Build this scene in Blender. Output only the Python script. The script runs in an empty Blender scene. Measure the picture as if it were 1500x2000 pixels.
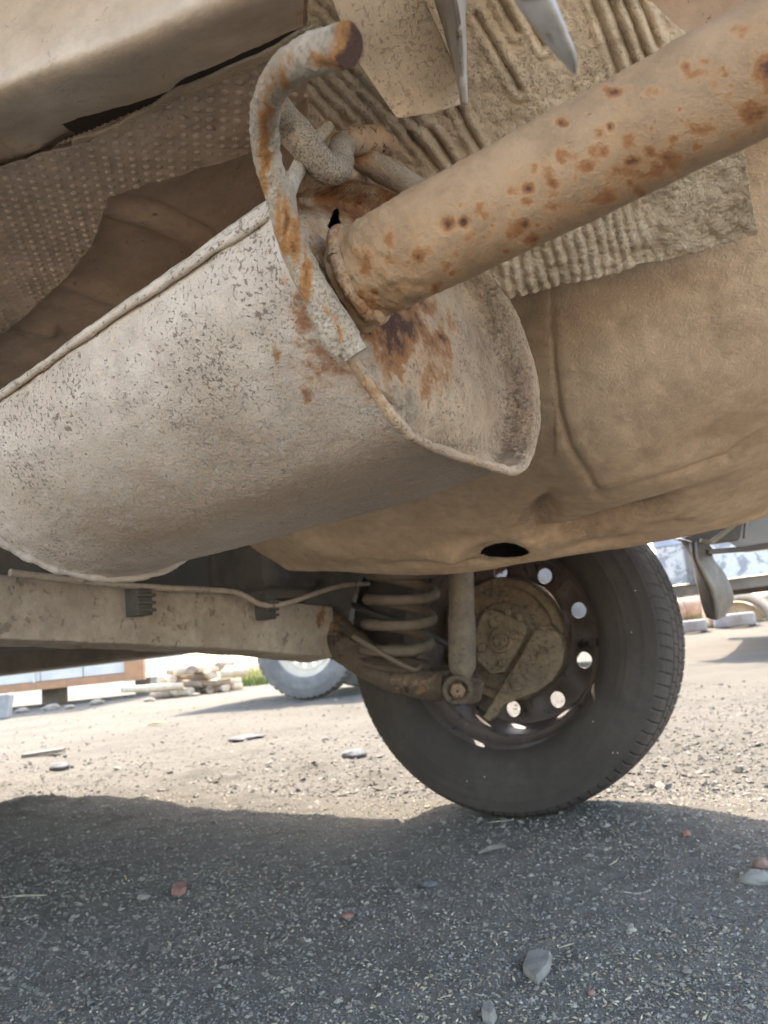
import bpy, math, random
import numpy as np
from mathutils import Matrix, Vector
random.seed(7); rng = np.random.default_rng(7)
scn = bpy.context.scene
# ------------------------------------------------------------------ camera
FPX = 1500.0
PITCH, ROLL, CAMH = 0.1769, 0.1039, 0.3042
CAM = np.array([0., 0., CAMH])
FW = np.array([0, math.cos(PITCH), math.sin(PITCH)])
_r0 = np.array([1., 0, 0]); _u0 = np.array([0, -math.sin(PITCH), math.cos(PITCH)])
RT = math.cos(ROLL) * _r0 - math.sin(ROLL) * _u0
UP = math.cos(ROLL) * _u0 + math.sin(ROLL) * _r0
cd = bpy.data.cameras.new('camera'); cam = bpy.data.objects.new('camera', cd)
scn.collection.objects.link(cam); scn.camera = cam
M = Matrix.Identity(4)
for i in range(3):
    M[i][0] = RT[i]; M[i][1] = UP[i]; M[i][2] = -FW[i]; M[i][3] = CAM[i]
cam.matrix_world = M
cd.sensor_fit = 'VERTICAL'; cd.sensor_height = 36.0; cd.lens = FPX / 2000 * 36
cd.clip_start = 0.01; cd.clip_end = 3000
cd.dof.use_dof = True; cd.dof.focus_distance = 0.46
cd.dof.aperture_fstop = cd.lens / 1000 / 0.0016      # phone lens: pupil of about 1.6 mm
# ------------------------------------------------------------------ light
SUN_EL = math.radians(54)
SUN_H = np.array([-0.10, 0.99])                       # horizontal direction towards the sun
SUN_H = SUN_H / np.linalg.norm(SUN_H)
sl = bpy.data.lights.new('sun', 'SUN'); sl.energy = 2.0; sl.angle = math.radians(0.53); sl.color = (1, .95, .88)
so = bpy.data.objects.new('sun', sl); scn.collection.objects.link(so)
sd = Vector((SUN_H[0] * math.cos(SUN_EL), SUN_H[1] * math.cos(SUN_EL), math.sin(SUN_EL)))
so.rotation_euler = sd.to_track_quat('Z', 'Y').to_euler(); so.location = (0, 0, 20)
w = bpy.data.worlds.new('World'); scn.world = w; w.use_nodes = True
nt = w.node_tree
sky = nt.nodes.new('ShaderNodeTexSky'); sky.sky_type = 'NISHITA'; sky.sun_disc = False
sky.sun_elevation = SUN_EL; sky.sun_rotation = math.atan2(SUN_H[0], SUN_H[1])
sky.dust_density = 2.0
nt.links.new(sky.outputs[0], nt.nodes['Background'].inputs[0]); nt.nodes['Background'].inputs[1].default_value = 0.15
scn.view_settings.view_transform = 'Standard'; scn.view_settings.look = 'None'
scn.view_settings.exposure = 2.95; scn.view_settings.use_white_balance = True; scn.view_settings.white_balance_temperature = 7100   # phone white balance set for open shade
scn.view_settings.gamma = 1; scn.view_settings.use_curve_mapping = False
scn.cycles.max_bounces = 10; scn.cycles.diffuse_bounces = 7; scn.cycles.glossy_bounces = 4
scn.cycles.use_denoising = True
scn.cycles.sample_clamp_indirect = 8

# ------------------------------------------------------------------ maths helpers
def A(*x): return np.array(x, float)
def at(px, py, d): return CAM + d * (FW + RT * (px - 750) / FPX + UP * (1000 - py) / FPX)
def ray(px, py): return FW + RT * (px - 750) / FPX + UP * (1000 - py) / FPX
def onz(px, py, z):
    r = ray(px, py); return CAM + r * (z - CAMH) / r[2]
def proj(P):
    d = P - CAM; z = np.maximum(d @ FW, 1e-6)
    return np.stack([750 + FPX * (d @ RT) / z, 1000 - FPX * (d @ UP) / z], -1)
TH = 1.0354
F = A(-math.sin(TH), math.cos(TH), 0); L = A(-math.cos(TH), -math.sin(TH), 0); Z = A(0, 0, 1)
W0 = A(.2042, 1.4427, 0)
CB = np.stack([F, L, Z])                      # rows
def tocar(P): return (np.asarray(P) - W0) @ CB.T
def car(f, l, z): return W0 + F * f + L * l + Z * z
def onf(px, py, f):
    r = ray(px, py); return CAM + r * ((f - (CAM - W0) @ F) / (r @ F))
def onl(px, py, l):
    r = ray(px, py); return CAM + r * ((l - (CAM - W0) @ L) / (r @ L))
def nrm(v): return v / np.maximum(np.linalg.norm(v, axis=-1, keepdims=True), 1e-9)

def _hash(i, j, k, s):
    h = (i.astype(np.int64) * 374761393 + j.astype(np.int64) * 668265263 + k.astype(np.int64) * 2147483647 + s * 1274126177) & 0xffffffff
    h = ((h ^ (h >> 13)) * 1274126177) & 0xffffffff
    h = h ^ (h >> 16)
    return (h & 0xffff) / 65535.0
def vnoise(P, seed=0):
    P = np.asarray(P, float); fl = np.floor(P).astype(np.int64); t = P - fl; t = t * t * (3 - 2 * t)
    out = 0
    for a in (0, 1):
        for b in (0, 1):
            for c in (0, 1):
                wgt = (t[:, 0] if a else 1 - t[:, 0]) * (t[:, 1] if b else 1 - t[:, 1]) * (t[:, 2] if c else 1 - t[:, 2])
                out = out + wgt * _hash(fl[:, 0] + a, fl[:, 1] + b, fl[:, 2] + c, seed)
    return out
def fbm(P, sc, oct=4, seed=0, gain=.5):
    P = np.asarray(P, float) * sc; o = 0; a = 1; n = 0
    for i in range(oct):
        o = o + a * vnoise(P * (2 ** i) + 17.3 * i, seed + i); n += a; a *= gain
    return o / n
def sstep(a, b, x):
    t = np.clip((x - a) / (b - a), 0, 1); return t * t * (3 - 2 * t)
def crom(C, n):
    """Catmull-Rom along axis 0 to n samples"""
    C = np.asarray(C, float); m = len(C)
    t = np.linspace(0, m - 1, n); i = np.clip(t.astype(int), 0, m - 2); u = (t - i)[(...,) + (None,) * (C.ndim - 1)]
    p1 = C[i]; p2 = C[i + 1]
    p0 = np.where((i > 0)[(...,) + (None,) * (C.ndim - 1)], C[np.maximum(i - 1, 0)], 2 * p1 - p2)
    p3 = np.where((i < m - 2)[(...,) + (None,) * (C.ndim - 1)], C[np.minimum(i + 2, m - 1)], 2 * p2 - p1)
    return .5 * ((2 * p1) + (-p0 + p2) * u + (2 * p0 - 5 * p1 + 4 * p2 - p3) * u ** 2 + (-p0 + 3 * p1 - 3 * p2 + p3) * u ** 3)
def inpoly(p, poly):
    x, y = p[:, 0], p[:, 1]; ins = np.zeros(len(p), bool); n = len(poly)
    for i in range(n):
        x1, y1 = poly[i]; x2, y2 = poly[(i + 1) % n]
        if y1 == y2: continue
        c = ((y1 > y) != (y2 > y)) & (x < (x2 - x1) * (y - y1) / (y2 - y1) + x1)
        ins ^= c
    return ins

# ------------------------------------------------------------------ object helpers
COL = scn.collection
def mesh(name, V, Fs, mat, smooth=True, attrs=None):
    me = bpy.data.meshes.new(name)
    V = np.asarray(V, np.float32)
    if isinstance(Fs, np.ndarray):
        k = Fs.shape[1]; n = len(Fs)
        me.vertices.add(len(V)); me.vertices.foreach_set('co', V.ravel())
        me.loops.add(n * k); me.loops.foreach_set('vertex_index', Fs.astype(np.int32).ravel())
        me.polygons.add(n); me.polygons.foreach_set('loop_start', np.arange(n, dtype=np.int32) * k)
        me.update(calc_edges=True)
    else:
        me.from_pydata([tuple(v) for v in V], [], [tuple(int(i) for i in f) for f in Fs]); me.update()
    me.polygons.foreach_set('use_smooth', np.full(len(me.polygons), smooth, bool))
    for k, v in (attrs or {}).items():
        a = me.attributes.new(k, 'FLOAT', 'POINT'); a.data.foreach_set('value', np.asarray(v, np.float32))
    if mat: me.materials.append(mat)
    return me
def obj(name, me, parent=None, label=None, cat=None, group=None, kind=None, loc=None):
    o = bpy.data.objects.new(name, me); COL.objects.link(o)
    if parent is not None: o.parent = parent
    if loc is not None: o.location = Vector(loc)
    for k, v in (('label', label), ('category', cat), ('group', group), ('kind', kind)):
        if v: o[k] = v
    return o
def empty(name, loc, label, cat, group=None, rz=0.0):
    o = obj(name, None, None, label, cat, group, None, loc); o.rotation_euler[2] = rz; o.empty_display_size = .1
    return o
def solidify(o, t):
    m = o.modifiers.new('thickness', 'SOLIDIFY'); m.thickness = t; m.offset = -1
    return o
def bevel(o, wd, seg=2):
    m = o.modifiers.new('bevel', 'BEVEL'); m.width = wd; m.segments = seg; m.limit_method = 'ANGLE'; m.angle_limit = math.radians(35)
    return o
def gridfaces(nu, nv, wrap=False):
    i = np.arange(nu - 1)[:, None]; j = np.arange(nv if wrap else nv - 1)[None, :]; jn = (j + 1) % nv
    a = i * nv + j; b = i * nv + jn; c = (i + 1) * nv + jn; d = (i + 1) * nv + j
    return np.stack([a, b, c, d], -1).reshape(-1, 4)
def gridnormals(G, wrap=False):
    du = np.gradient(G, axis=0)
    dv = (np.roll(G, -1, 1) - np.roll(G, 1, 1)) if wrap else np.gradient(G, axis=1)
    return nrm(np.cross(du, dv))
def patch(ctrl, nu, nv):
    C = np.asarray(ctrl, float)
    G = crom(C, nu); return np.swapaxes(crom(np.swapaxes(G, 0, 1), nv), 0, 1)
def grid_mesh(name, G, mat, disp=None, trim=None, holes=(), wrap=False, face_cam=True, attrs=None, smooth=True, space=tocar):
    """G world grid -> mesh in car space; disp(P, px, N) gives a height towards the viewer side"""
    nu, nv = G.shape[:2]
    N = gridnormals(G, wrap); P = G.reshape(-1, 3); N = N.reshape(-1, 3)
    flip = False
    if face_cam and np.sum((N * (CAM - P)).sum(1) > 0) < len(P) / 2: N = -N; flip = True
    px = proj(P)
    if disp is not None: P = P + N * disp(P, px, N)[:, None]
    Fs = gridfaces(nu, nv, wrap)
    if trim is not None or holes:
        c = px[Fs].mean(1); keep = np.ones(len(Fs), bool)
        if trim is not None: keep &= inpoly(c, trim)
        for h in holes: keep &= ~inpoly(c, h)
        Fs = Fs[keep]
    if flip: Fs = Fs[:, ::-1]
    at_ = {k: f(P, px, N) for k, f in (attrs or {}).items()}
    return mesh(name, space(P), np.ascontiguousarray(Fs), mat, smooth, at_)
def tube_grid(path, rad, n, nseg, ell=1.0, up=None):
    """swept tube: path (m,3) world, rad list; returns grid n x nseg"""
    C = crom(path, n); R = crom(np.asarray(rad, float)[:, None], n)[:, 0]
    T = nrm(np.gradient(C, axis=0))
    N = np.zeros_like(C); v = np.cross(T[0], up if up is not None else A(.3, .2, 1)); v = v / np.linalg.norm(v)
    for i in range(n):
        v = v - T[i] * (v @ T[i]); v = v / np.linalg.norm(v); N[i] = v
    B = np.cross(T, N)
    a = np.linspace(0, 2 * np.pi, nseg, endpoint=False)
    return C[:, None] + R[:, None, None] * (np.cos(a)[None, :, None] * N[:, None] + ell * np.sin(a)[None, :, None] * B[:, None])
def tube_mesh(name, path, rad, n, nseg, mat, disp=None, attrs=None, space=tocar, ell=1.0, cap=True, up=None):
    G = tube_grid(path, rad, n, nseg, ell, up)
    N = gridnormals(G, True); P = G.reshape(-1, 3); N = N.reshape(-1, 3)
    cen = np.repeat(G.mean(1), nseg, 0)
    s = np.where(((P - cen) * N).sum(1) > 0, 1, -1)[:, None]; N = N * s
    px = proj(P)
    if disp is not None: P = P + N * disp(P, px, N)[:, None]
    Fs = gridfaces(n, nseg, True)
    if s.mean() > 0: Fs = Fs
    at_ = {k: f(P, px, N) for k, f in (attrs or {}).items()}
    fl = [tuple(q) for q in Fs]
    if cap:
        k = len(P); P = np.concatenate([P, P[:nseg], P[-nseg:]])
        at_ = {q: np.concatenate([v, v[:nseg], v[-nseg:]]) for q, v in at_.items()}
        fl += [tuple(range(k, k + nseg))[::-1], tuple(range(k + nseg, k + 2 * nseg))]
    return mesh(name, space(P), fl if cap else Fs, mat, True, at_)
def spots(px, lst, P=None):
    """lst of (x,y,r,strength[,ry]) in picture pixels -> stain strength per vertex"""
    o = np.zeros(len(px))
    if P is not None:
        J = np.stack([fbm(P, 75, 4, 901) - .5, fbm(P, 75, 4, 905) - .5], -1) * 2.0
    else: J = np.zeros((len(px), 2))
    for s in lst:
        ry = s[4] if len(s) > 4 else s[2]
        d = np.sqrt(((px[:, 0] - s[0]) / s[2] + J[:, 0]) ** 2 + ((px[:, 1] - s[1]) / ry + J[:, 1]) ** 2)
        o = np.maximum(o, s[3] * (1 - sstep(.05, 1.3, d)))
    return o
def lathe(prof, n, axis_o, ax, e1, e2):
    """prof list (l, r) -> grid (len, n, 3)"""
    p = np.asarray(prof, float); a = np.linspace(0, 2 * np.pi, n, endpoint=False)
    return axis_o + p[:, 0][:, None, None] * ax + p[:, 1][:, None, None] * (np.cos(a)[None, :, None] * e1 + np.sin(a)[None, :, None] * e2)
def prism(poly, off):
    """poly (n,3), off vector -> V, faces"""
    poly = np.asarray(poly, float); n = len(poly)
    V = np.concatenate([poly, poly + off])
    Fs = [tuple(range(n))[::-1], tuple(range(n, 2 * n))] + [(i, (i + 1) % n, n + (i + 1) % n, n + i) for i in range(n)]
    return V, Fs
def fixn(me):
    import bmesh
    b = bmesh.new(); b.from_mesh(me); bmesh.ops.recalc_face_normals(b, faces=b.faces[:]); b.to_mesh(me); b.free()
    return me
def box(c, ex, ey, ez):
    """centre + three half-extent vectors -> V, faces"""
    V = [c + a * ex + b * ey + d * ez for a in (-1, 1) for b in (-1, 1) for d in (-1, 1)]
    Fs = [(0, 1, 3, 2), (4, 6, 7, 5), (0, 4, 5, 1), (2, 3, 7, 6), (0, 2, 6, 4), (1, 5, 7, 3)]
    return np.array(V), Fs
def join(parts):
    V = []; Fs = []; o = 0
    for v, f in parts:
        V.append(np.asarray(v, float)); Fs += [tuple(int(i) + o for i in q) for q in f]; o += len(v)
    return np.concatenate(V), Fs

# ------------------------------------------------------------------ materials
def new_mat(name):
    m = bpy.data.materials.new(name); m.use_nodes = True
    return m, m.node_tree, m.node_tree.nodes['Principled BSDF']
def N_(t, typ, **kw):
    n = t.nodes.new(typ)
    for k, v in kw.items():
        if hasattr(n, k) and not k.startswith('i_'): setattr(n, k, v)
    return n
def noise(t, co, scale, detail=4, rough=.6, dist=0):
    n = t.nodes.new('ShaderNodeTexNoise'); n.inputs['Scale'].default_value = scale; n.inputs['Detail'].default_value = detail
    n.inputs['Roughness'].default_value = rough; n.inputs['Distortion'].default_value = dist
    t.links.new(co, n.inputs['Vector']); return n.outputs['Fac']
def maprange(t, v, a, b, c=0., d=1., smooth=True):
    n = t.nodes.new('ShaderNodeMapRange'); n.interpolation_type = 'SMOOTHSTEP' if smooth else 'LINEAR'
    for i, x in zip((1, 2, 3, 4), (a, b, c, d)): n.inputs[i].default_value = x
    t.links.new(v, n.inputs[0]); return n.outputs[0]
def math_(t, op, a, b=None, clamp=False):
    n = t.nodes.new('ShaderNodeMath'); n.operation = op; n.use_clamp = clamp
    for i, x in enumerate((a, b)):
        if x is None: continue
        if isinstance(x, (int, float)): n.inputs[i].default_value = x
        else: t.links.new(x, n.inputs[i])
    return n.outputs[0]
def mix(t, fac, a, b):
    n = t.nodes.new('ShaderNodeMix'); n.data_type = 'RGBA'
    if isinstance(fac, (int, float)): n.inputs[0].default_value = fac
    else: t.links.new(fac, n.inputs[0])
    for i, x in ((6, a), (7, b)):
        if isinstance(x, tuple): n.inputs[i].default_value = (*x, 1)
        else: t.links.new(x, n.inputs[i])
    return n.outputs[2]
def attr(t, name):
    n = t.nodes.new('ShaderNodeAttribute'); n.attribute_name = name; return n.outputs['Fac']
def bump(t, b, hs, dist, strength=1.0):
    n = t.nodes.new('ShaderNodeBump'); n.inputs['Distance'].default_value = dist; n.inputs['Strength'].default_value = strength
    t.links.new(hs, n.inputs['Height']); t.links.new(n.outputs[0], b.inputs['Normal'])
def coord(t, which='Object', stretch=None):
    n = t.nodes.new('ShaderNodeTexCoord')
    if not stretch: return n.outputs[which]
    m = t.nodes.new('ShaderNodeMapping'); m.inputs['Scale'].default_value = stretch
    t.links.new(n.outputs[which], m.inputs[0]); return m.outputs[0]
def dusty(name, c1, c2, pit=None, pit_scale=260, pit_t=(.60, .68), pit_amt=1.0, rust=(.24, .095, .032), rust_dark=(.075, .035, .022),
          auto_rust=0.0, bump_d=.0012, bump_scale=170, rough=.75, big=9, spec=.35, crust=None, streak=None, metallic=0.0):
    m, t, b = new_mat(name); co = coord(t)
    c = mix(t, maprange(t, noise(t, co, big, 5, .65), .35, .65), c1, c2)
    fine = noise(t, co, bump_scale, 6, .7)
    c = mix(t, maprange(t, noise(t, co, 55, 5, .7), .35, .72, 0, .55), c, tuple(x * .66 for x in c2))
    h = fine
    if pit is not None:
        pco = coord(t, 'Object', streak) if streak else co
        pn = noise(t, pco, pit_scale, 4, .62, .6)
        dens = maprange(t, noise(t, co, 22, 3), .3, .65, -.035, .045)
        pm = maprange(t, math_(t, 'ADD', pn, dens), pit_t[0], pit_t[1], 0, pit_amt)
        c = mix(t, pm, c, pit); h = math_(t, 'SUBTRACT', h, math_(t, 'MULTIPLY', pm, .35))
    if crust is not None:
        k = attr(t, 'crust'); kn = maprange(t, noise(t, co, 230, 6, .74, .2), .22, .62)
        c = mix(t, math_(t, 'MULTIPLY', k, kn), c, crust)
        h = math_(t, 'ADD', h, math_(t, 'MULTIPLY', math_(t, 'MULTIPLY', k, kn), 1.2))
    c = mix(t, math_(t, 'MULTIPLY', attr(t, 'grime_shade'), maprange(t, noise(t, co, 260, 5, .7), .32, .6)), c, (.15, .10, .065))
    ra = attr(t, 'rust'); rn = noise(t, co, 135, 6, .74, .3); rn2 = noise(t, co, 34, 4, .6, .5)
    rs = math_(t, 'ADD', math_(t, 'MULTIPLY', ra, .34), math_(t, 'ADD', math_(t, 'MULTIPLY', rn, .6), math_(t, 'MULTIPLY', rn2, .4)))
    rs = math_(t, 'ADD', rs, auto_rust)
    halo0 = maprange(t, rs, .54, .72); halo = maprange(t, rs, .62, .80); core = maprange(t, rs, .80, .94)
    c = mix(t, math_(t, 'MULTIPLY', halo0, .45), c, (.47, .27, .13)); c = mix(t, math_(t, 'MULTIPLY', halo, .85), c, rust); c = mix(t, core, c, rust_dark)
    h = math_(t, 'SUBTRACT', h, math_(t, 'MULTIPLY', halo, .15))
    t.links.new(c, b.inputs['Base Color']); b.inputs['Roughness'].default_value = rough
    b.inputs['Specular IOR Level'].default_value = spec; b.inputs['Metallic'].default_value = metallic
    bump(t, b, h, bump_d); return m
def plain(name, c1, c2, scale=8, rough=.7, bump_d=.0, bump_scale=80, spec=.4, metallic=0, coordn='Object', patchy=(.4, .6)):
    m, t, b = new_mat(name); co = coord(t, coordn)
    c = mix(t, maprange(t, noise(t, co, scale, 6, .65), *patchy), c1, c2)
    t.links.new(c, b.inputs['Base Color']); b.inputs['Roughness'].default_value = rough
    b.inputs['Specular IOR Level'].default_value = spec; b.inputs['Metallic'].default_value = metallic
    if bump_d: bump(t, b, noise(t, co, bump_scale, 5, .65), bump_d)
    return m

M_muff = dusty('muffler_metal', (.61, .525, .445), (.49, .395, .31), pit=(.15, .105, .075), pit_scale=430, pit_t=(.575, .67), pit_amt=.85, bump_d=.0012, bump_scale=520, rough=.5, spec=.5, crust=(.40, .29, .20))
M_cap = dusty('muffler_cap_metal', (.46, .335, .225), (.36, .25, .163), pit=(.14, .10, .07), pit_scale=520, pit_t=(.575, .67), pit_amt=.7, auto_rust=.035, bump_d=.0016, bump_scale=480, crust=(.36, .29, .22), rough=.8)
M_pipe = dusty('tail_pipe_metal', (.365, .240, .142), (.285, .182, .103), pit=(.20, .11, .06), pit_scale=480, pit_t=(.68, .75), pit_amt=.7, bump_d=.0010, bump_scale=450, auto_rust=.045, rough=.7)
M_rod = dusty('hanger_rod_metal', (.52, .43, .335), (.37, .285, .205), pit=(.16, .12, .085), pit_scale=800, pit_t=(.53, .64), pit_amt=.65, rust=(.36, .145, .03), auto_rust=.03, bump_d=.0016, bump_scale=800, rough=.85)
M_rod2 = dusty('hook_rod_metal', (.40, .31, .22), (.29, .215, .15), pit=(.10, .08, .06), pit_scale=1100, pit_t=(.53, .62), pit_amt=.7, rust=(.20, .075, .03), bump_d=.0018, bump_scale=800, rough=.9)
M_bracket = dusty('rusty_bracket_metal', (.20, .105, .06), (.28, .19, .125), pit=(.06, .03, .02), pit_scale=300, auto_rust=.05, bump_d=.0022, rough=.85)
M_shield = dusty('heat_shield_foil', (.62, .48, .335), (.48, .36, .245), pit=(.20, .15, .10), pit_scale=620, pit_t=(.57, .66), pit_amt=.6, bump_d=.0018, bump_scale=560, rough=.46, spec=.7, metallic=.25)
M_shield2 = dusty('dimpled_foil', (.43, .325, .24), (.34, .25, .182), pit=(.13, .09, .06), pit_scale=300, pit_t=(.63, .71), pit_amt=.6, bump_d=.001, rough=.42, spec=.7, metallic=.25)
M_floor = dusty('underbody_floor', (.45, .325, .235), (.37, .26, .185), pit=(.12, .075, .05), pit_scale=190, pit_t=(.66, .73), pit_amt=.7, bump_d=.0008, rough=.7)
M_well = dusty('wheel_well_coating', (.62, .44, .285), (.52, .36, .228), pit=(.25, .17, .11), pit_scale=420, pit_t=(.655, .74), pit_amt=.5, auto_rust=-.2, bump_d=.0017, bump_scale=430, rough=.72, spec=.3)
M_rail = dusty('chassis_rail_paint', (.47, .38, .29), (.38, .29, .21), pit=(.20, .13, .08), pit_scale=170, pit_t=(.66, .73), pit_amt=.6, auto_rust=-.03, bump_d=.0008, rough=.38, spec=.6)
M_plate = dusty('mounting_plate_metal', (.68, .53, .38), (.56, .42, .29), pit=(.19, .13, .09), pit_scale=380, pit_t=(.55, .68), pit_amt=.5, bump_d=.0014, rough=.75)
M_steelgrey = dusty('bare_strip_metal', (.42, .39, .37), (.30, .27, .24), pit=(.2, .16, .12), pit_scale=160, pit_t=(.6, .68), bump_d=.0006, rough=.4, spec=.6)
M_axle = dusty('axle_dust', (.47, .385, .30), (.36, .29, .22), pit=(.09, .07, .05), pit_scale=70, pit_t=(.58, .68), pit_amt=.55, rust=(.17, .09, .04), bump_d=.002, bump_scale=90, rough=.8)
M_arm = dusty('arm_dirt', (.145, .105, .072), (.095, .068, .049), pit=(.04, .03, .025), pit_scale=60, auto_rust=.0, rust=(.16, .08, .035), bump_d=.003, bump_scale=90, rough=.9)
M_shock = dusty('shock_dirt', (.22, .172, .125), (.15, .118, .088), pit=(.06, .05, .04), pit_scale=200, pit_t=(.56, .68), pit_amt=.5, bump_d=.002, bump_scale=140, rough=.8)
M_brake = dusty('brake_plate_dirt', (.25, .19, .125), (.17, .125, .083), pit=(.055, .035, .025), pit_scale=150, pit_t=(.54, .66), pit_amt=.6, rust=(.15, .07, .03), auto_rust=.04, bump_d=.003, bump_scale=110, rough=.9)
M_spring = dusty('spring_dirt', (.20, .155, .11), (.145, .112, .08), bump_d=.001, rough=.8)
M_rim = dusty('dark_rim_steel', (.088, .066, .056), (.12, .088, .074), pit=(.02, .016, .014), pit_scale=60, rust=(.10, .05, .035), bump_d=.0008, rough=.55, spec=.4)
M_dark = plain('dark_underseal', (.075, .066, .058), (.12, .10, .085), 7, .85, .002, 90)
M_rubber = dusty('tyre_rubber', (.052, .042, .035), (.074, .060, .049), auto_rust=-.4, bump_d=.0012, bump_scale=220, rough=.8, spec=.3)
M_black = plain('black_plastic', (.06, .055, .048), (.11, .098, .082), 12, .6, .0006, 120)
M_body = plain('silver_car_paint', (.33, .33, .33), (.38, .37, .36), 3, .35)
M_recess = plain('recess_shade', (.05, .045, .04), (.07, .06, .05), 5, .9)  # flat dark colour standing for shade inside openings
M_weld = dusty('pale_weld', (.55, .47, .40), (.44, .37, .31), auto_rust=-.02, bump_d=.002, rough=.7)

# ------------------------------------------------------------------ the car above the camera
CAR = empty('car', W0, 'dusty car seen from below its tail with rusty exhaust and dark rear wheel', 'car', rz=math.atan2(F[1], F[0]))
def part(name, me, parent=None, **k): return obj(name, me, parent or CAR, **k)

# ---- spare wheel well (bulge) : rows from under the heat shield down to its lower lip
def row(pts): return [at(*p) for p in pts]
def rowN(pts, n=13):
    x, y, d = pts[-1]; q = [at(*p) for p in pts] + [at(x + 190, y - 160, d + .10)]      # the tub turns away past the right edge
    return crom(np.array(q), n)
rows = [
    rowN([(500, 250, .72), (700, 300, .66), (900, 330, .60), (1100, 300, .56), (1300, 240, .53), (1500, 150, .50), (1750, 30, .48)]),
    rowN([(500, 420, .76), (700, 480, .68), (930, 480, .605), (1100, 440, .57), (1300, 390, .545), (1500, 310, .52), (1750, 180, .50)]),
    rowN([(480, 620, .82), (700, 640, .71), (960, 600, .625), (1110, 580, .59), (1300, 540, .565), (1500, 470, .545), (1750, 350, .53)]),
    rowN([(460, 800, .90), (700, 780, .76), (970, 720, .66), (1120, 710, .625), (1300, 670, .60), (1500, 620, .58), (1750, 520, .57)]),
    rowN([(450, 930, .98), (700, 890, .82), (980, 840, .705), (1140, 830, .665), (1300, 800, .64), (1500, 750, .62), (1750, 660, .61)]),
    rowN([(450, 1010, 1.06), (700, 960, .89), (1000, 920, .765), (1170, 925, .715), (1300, 895, .69), (1500, 830, .67), (1750, 730, .66)]),
    rowN([(470, 1050, 1.13), (700, 1010, .96), (990, 985, .84), (1170, 970, .79), (1300, 950, .75), (1500, 890, .73), (1750, 790, .72)]),
    rowN([(500, 1075, 1.18), (700, 1062, 1.02), (960, 1045, .93), (1150, 1022, .87), (1300, 1000, .83), (1500, 940, .80), (1750, 840, .79)]),
    rowN([(540, 1100, 1.20), (700, 1105, 1.08), (900, 1097, 1.0), (1150, 1064, .94), (1300, 1038, .90), (1500, 985, .87), (1750, 885, .86)]),
    rowN([(570, 1112, 1.22), (700, 1117, 1.13), (870, 1119, 1.06), (1020, 1097, 1.02), (1150, 1078, .99), (1300, 1052, .95), (1500, 1000, .92)]),
    rowN([(570, 1060, 1.30), (700, 1060, 1.22), (870, 1060, 1.15), (1020, 1030, 1.12), (1150, 1010, 1.09), (1300, 980, 1.05), (1500, 900, 1.0)]),
]
def seg_d(px, pts):
    d = np.full(len(px), 1e9)
    for (x1, y1), (x2, y2) in zip(pts[:-1], pts[1:]):
        ab = A(x2 - x1, y2 - y1); t = np.clip(((px - A(x1, y1)) @ ab) / (ab @ ab), 0, 1)
        d = np.minimum(d, np.linalg.norm(px - (A(x1, y1) + t[:, None] * ab), axis=1))
    return d
def gauss(d, s): return np.exp(-(d / s) ** 2)
def well_disp(P, px, N):
    h = (fbm(P, 30, 3, 5) - .5) * .0018 + (fbm(P, 9, 2, 8) - .5) * .006 + (fbm(P, 190, 2, 6) - .5) * .0007
    d1 = seg_d(px, [(1075, 560), (1075, 640), (1085, 740), (1092, 800), (1112, 868), (1145, 920), (1172, 956)])
    right = (px[:, 0] > 1085)
    gy = .25 + .75 * sstep(600, 850, px[:, 1]); h = h - .0026 * gauss(d1, 6) * gy * (.5 + fbm(P, 30, 2, 18)) + 0.0010 * gauss(d1 - 20, 16) * right * gy
    d2 = seg_d(px, [(1105, 975), (1172, 957), (1230, 945), (1270, 935), (1340, 915), (1420, 890), (1520, 820)])
    h = h - .004 * gauss(d2, 5) * (.4 + 1.2 * fbm(P, 25, 2, 19)) + .002 * gauss(d2 - 18, 14)
    d3 = seg_d(px, [(1385, 580), (1390, 690)]); h = h - .0016 * gauss(d3, 22)
    d3 = seg_d(px, [(1215, 640), (1235, 810), (1255, 900)]); h = h - .0010 * gauss(d3, 20)
    hm = sstep(1.05, 2.2, np.sqrt(((px[:, 0] - 986) / 50) ** 2 + ((px[:, 1] - 1075) / 15) ** 2)); h = h * (.3 + .7 * hm)
    for (x, y, a, b_, ang, dep) in [(1055, 1010, 46, 24, -50, -.014), (1240, 1000, 75, 12, -14, -.016), (1120, 1040, 95, 12, -14, -.018), (1290, 1030, 50, 8, -12, -.007),
                                    (900, 1075, 60, 16, -10, .012), (1180, 1062, 60, 7, -10, -.007), (880, 1095, 90, 6, -3, -.009), (1415, 850, 75, 28, -24, -.004), (650, 1075, 60, 20, 10, .006), (1350, 960, 70, 10, -16, -.004)]:
        ca, sa = math.cos(math.radians(ang)), math.sin(math.radians(ang))
        u = (px[:, 0] - x) * ca + (px[:, 1] - y) * sa; v = -(px[:, 0] - x) * sa + (px[:, 1] - y) * ca
        h = h + 1.5 * hm * dep * np.exp(-(u / a) ** 2 - (v / b_) ** 2)
    # drain hole lip
    e = 9 + 0 * np.sqrt(((px[:, 0] - 985) / 62) ** 2 + ((px[:, 1] - 1075) / 22) ** 2); h = h + .004 * gauss(e - 1, .3)
    return h
HOLE = [(936, 1080), (948, 1068), (966, 1061), (988, 1058), (1010, 1062), (1026, 1070), (1036, 1080), (1018, 1087), (986, 1089), (953, 1087)]
G = patch(rows, 300, 420)
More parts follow.
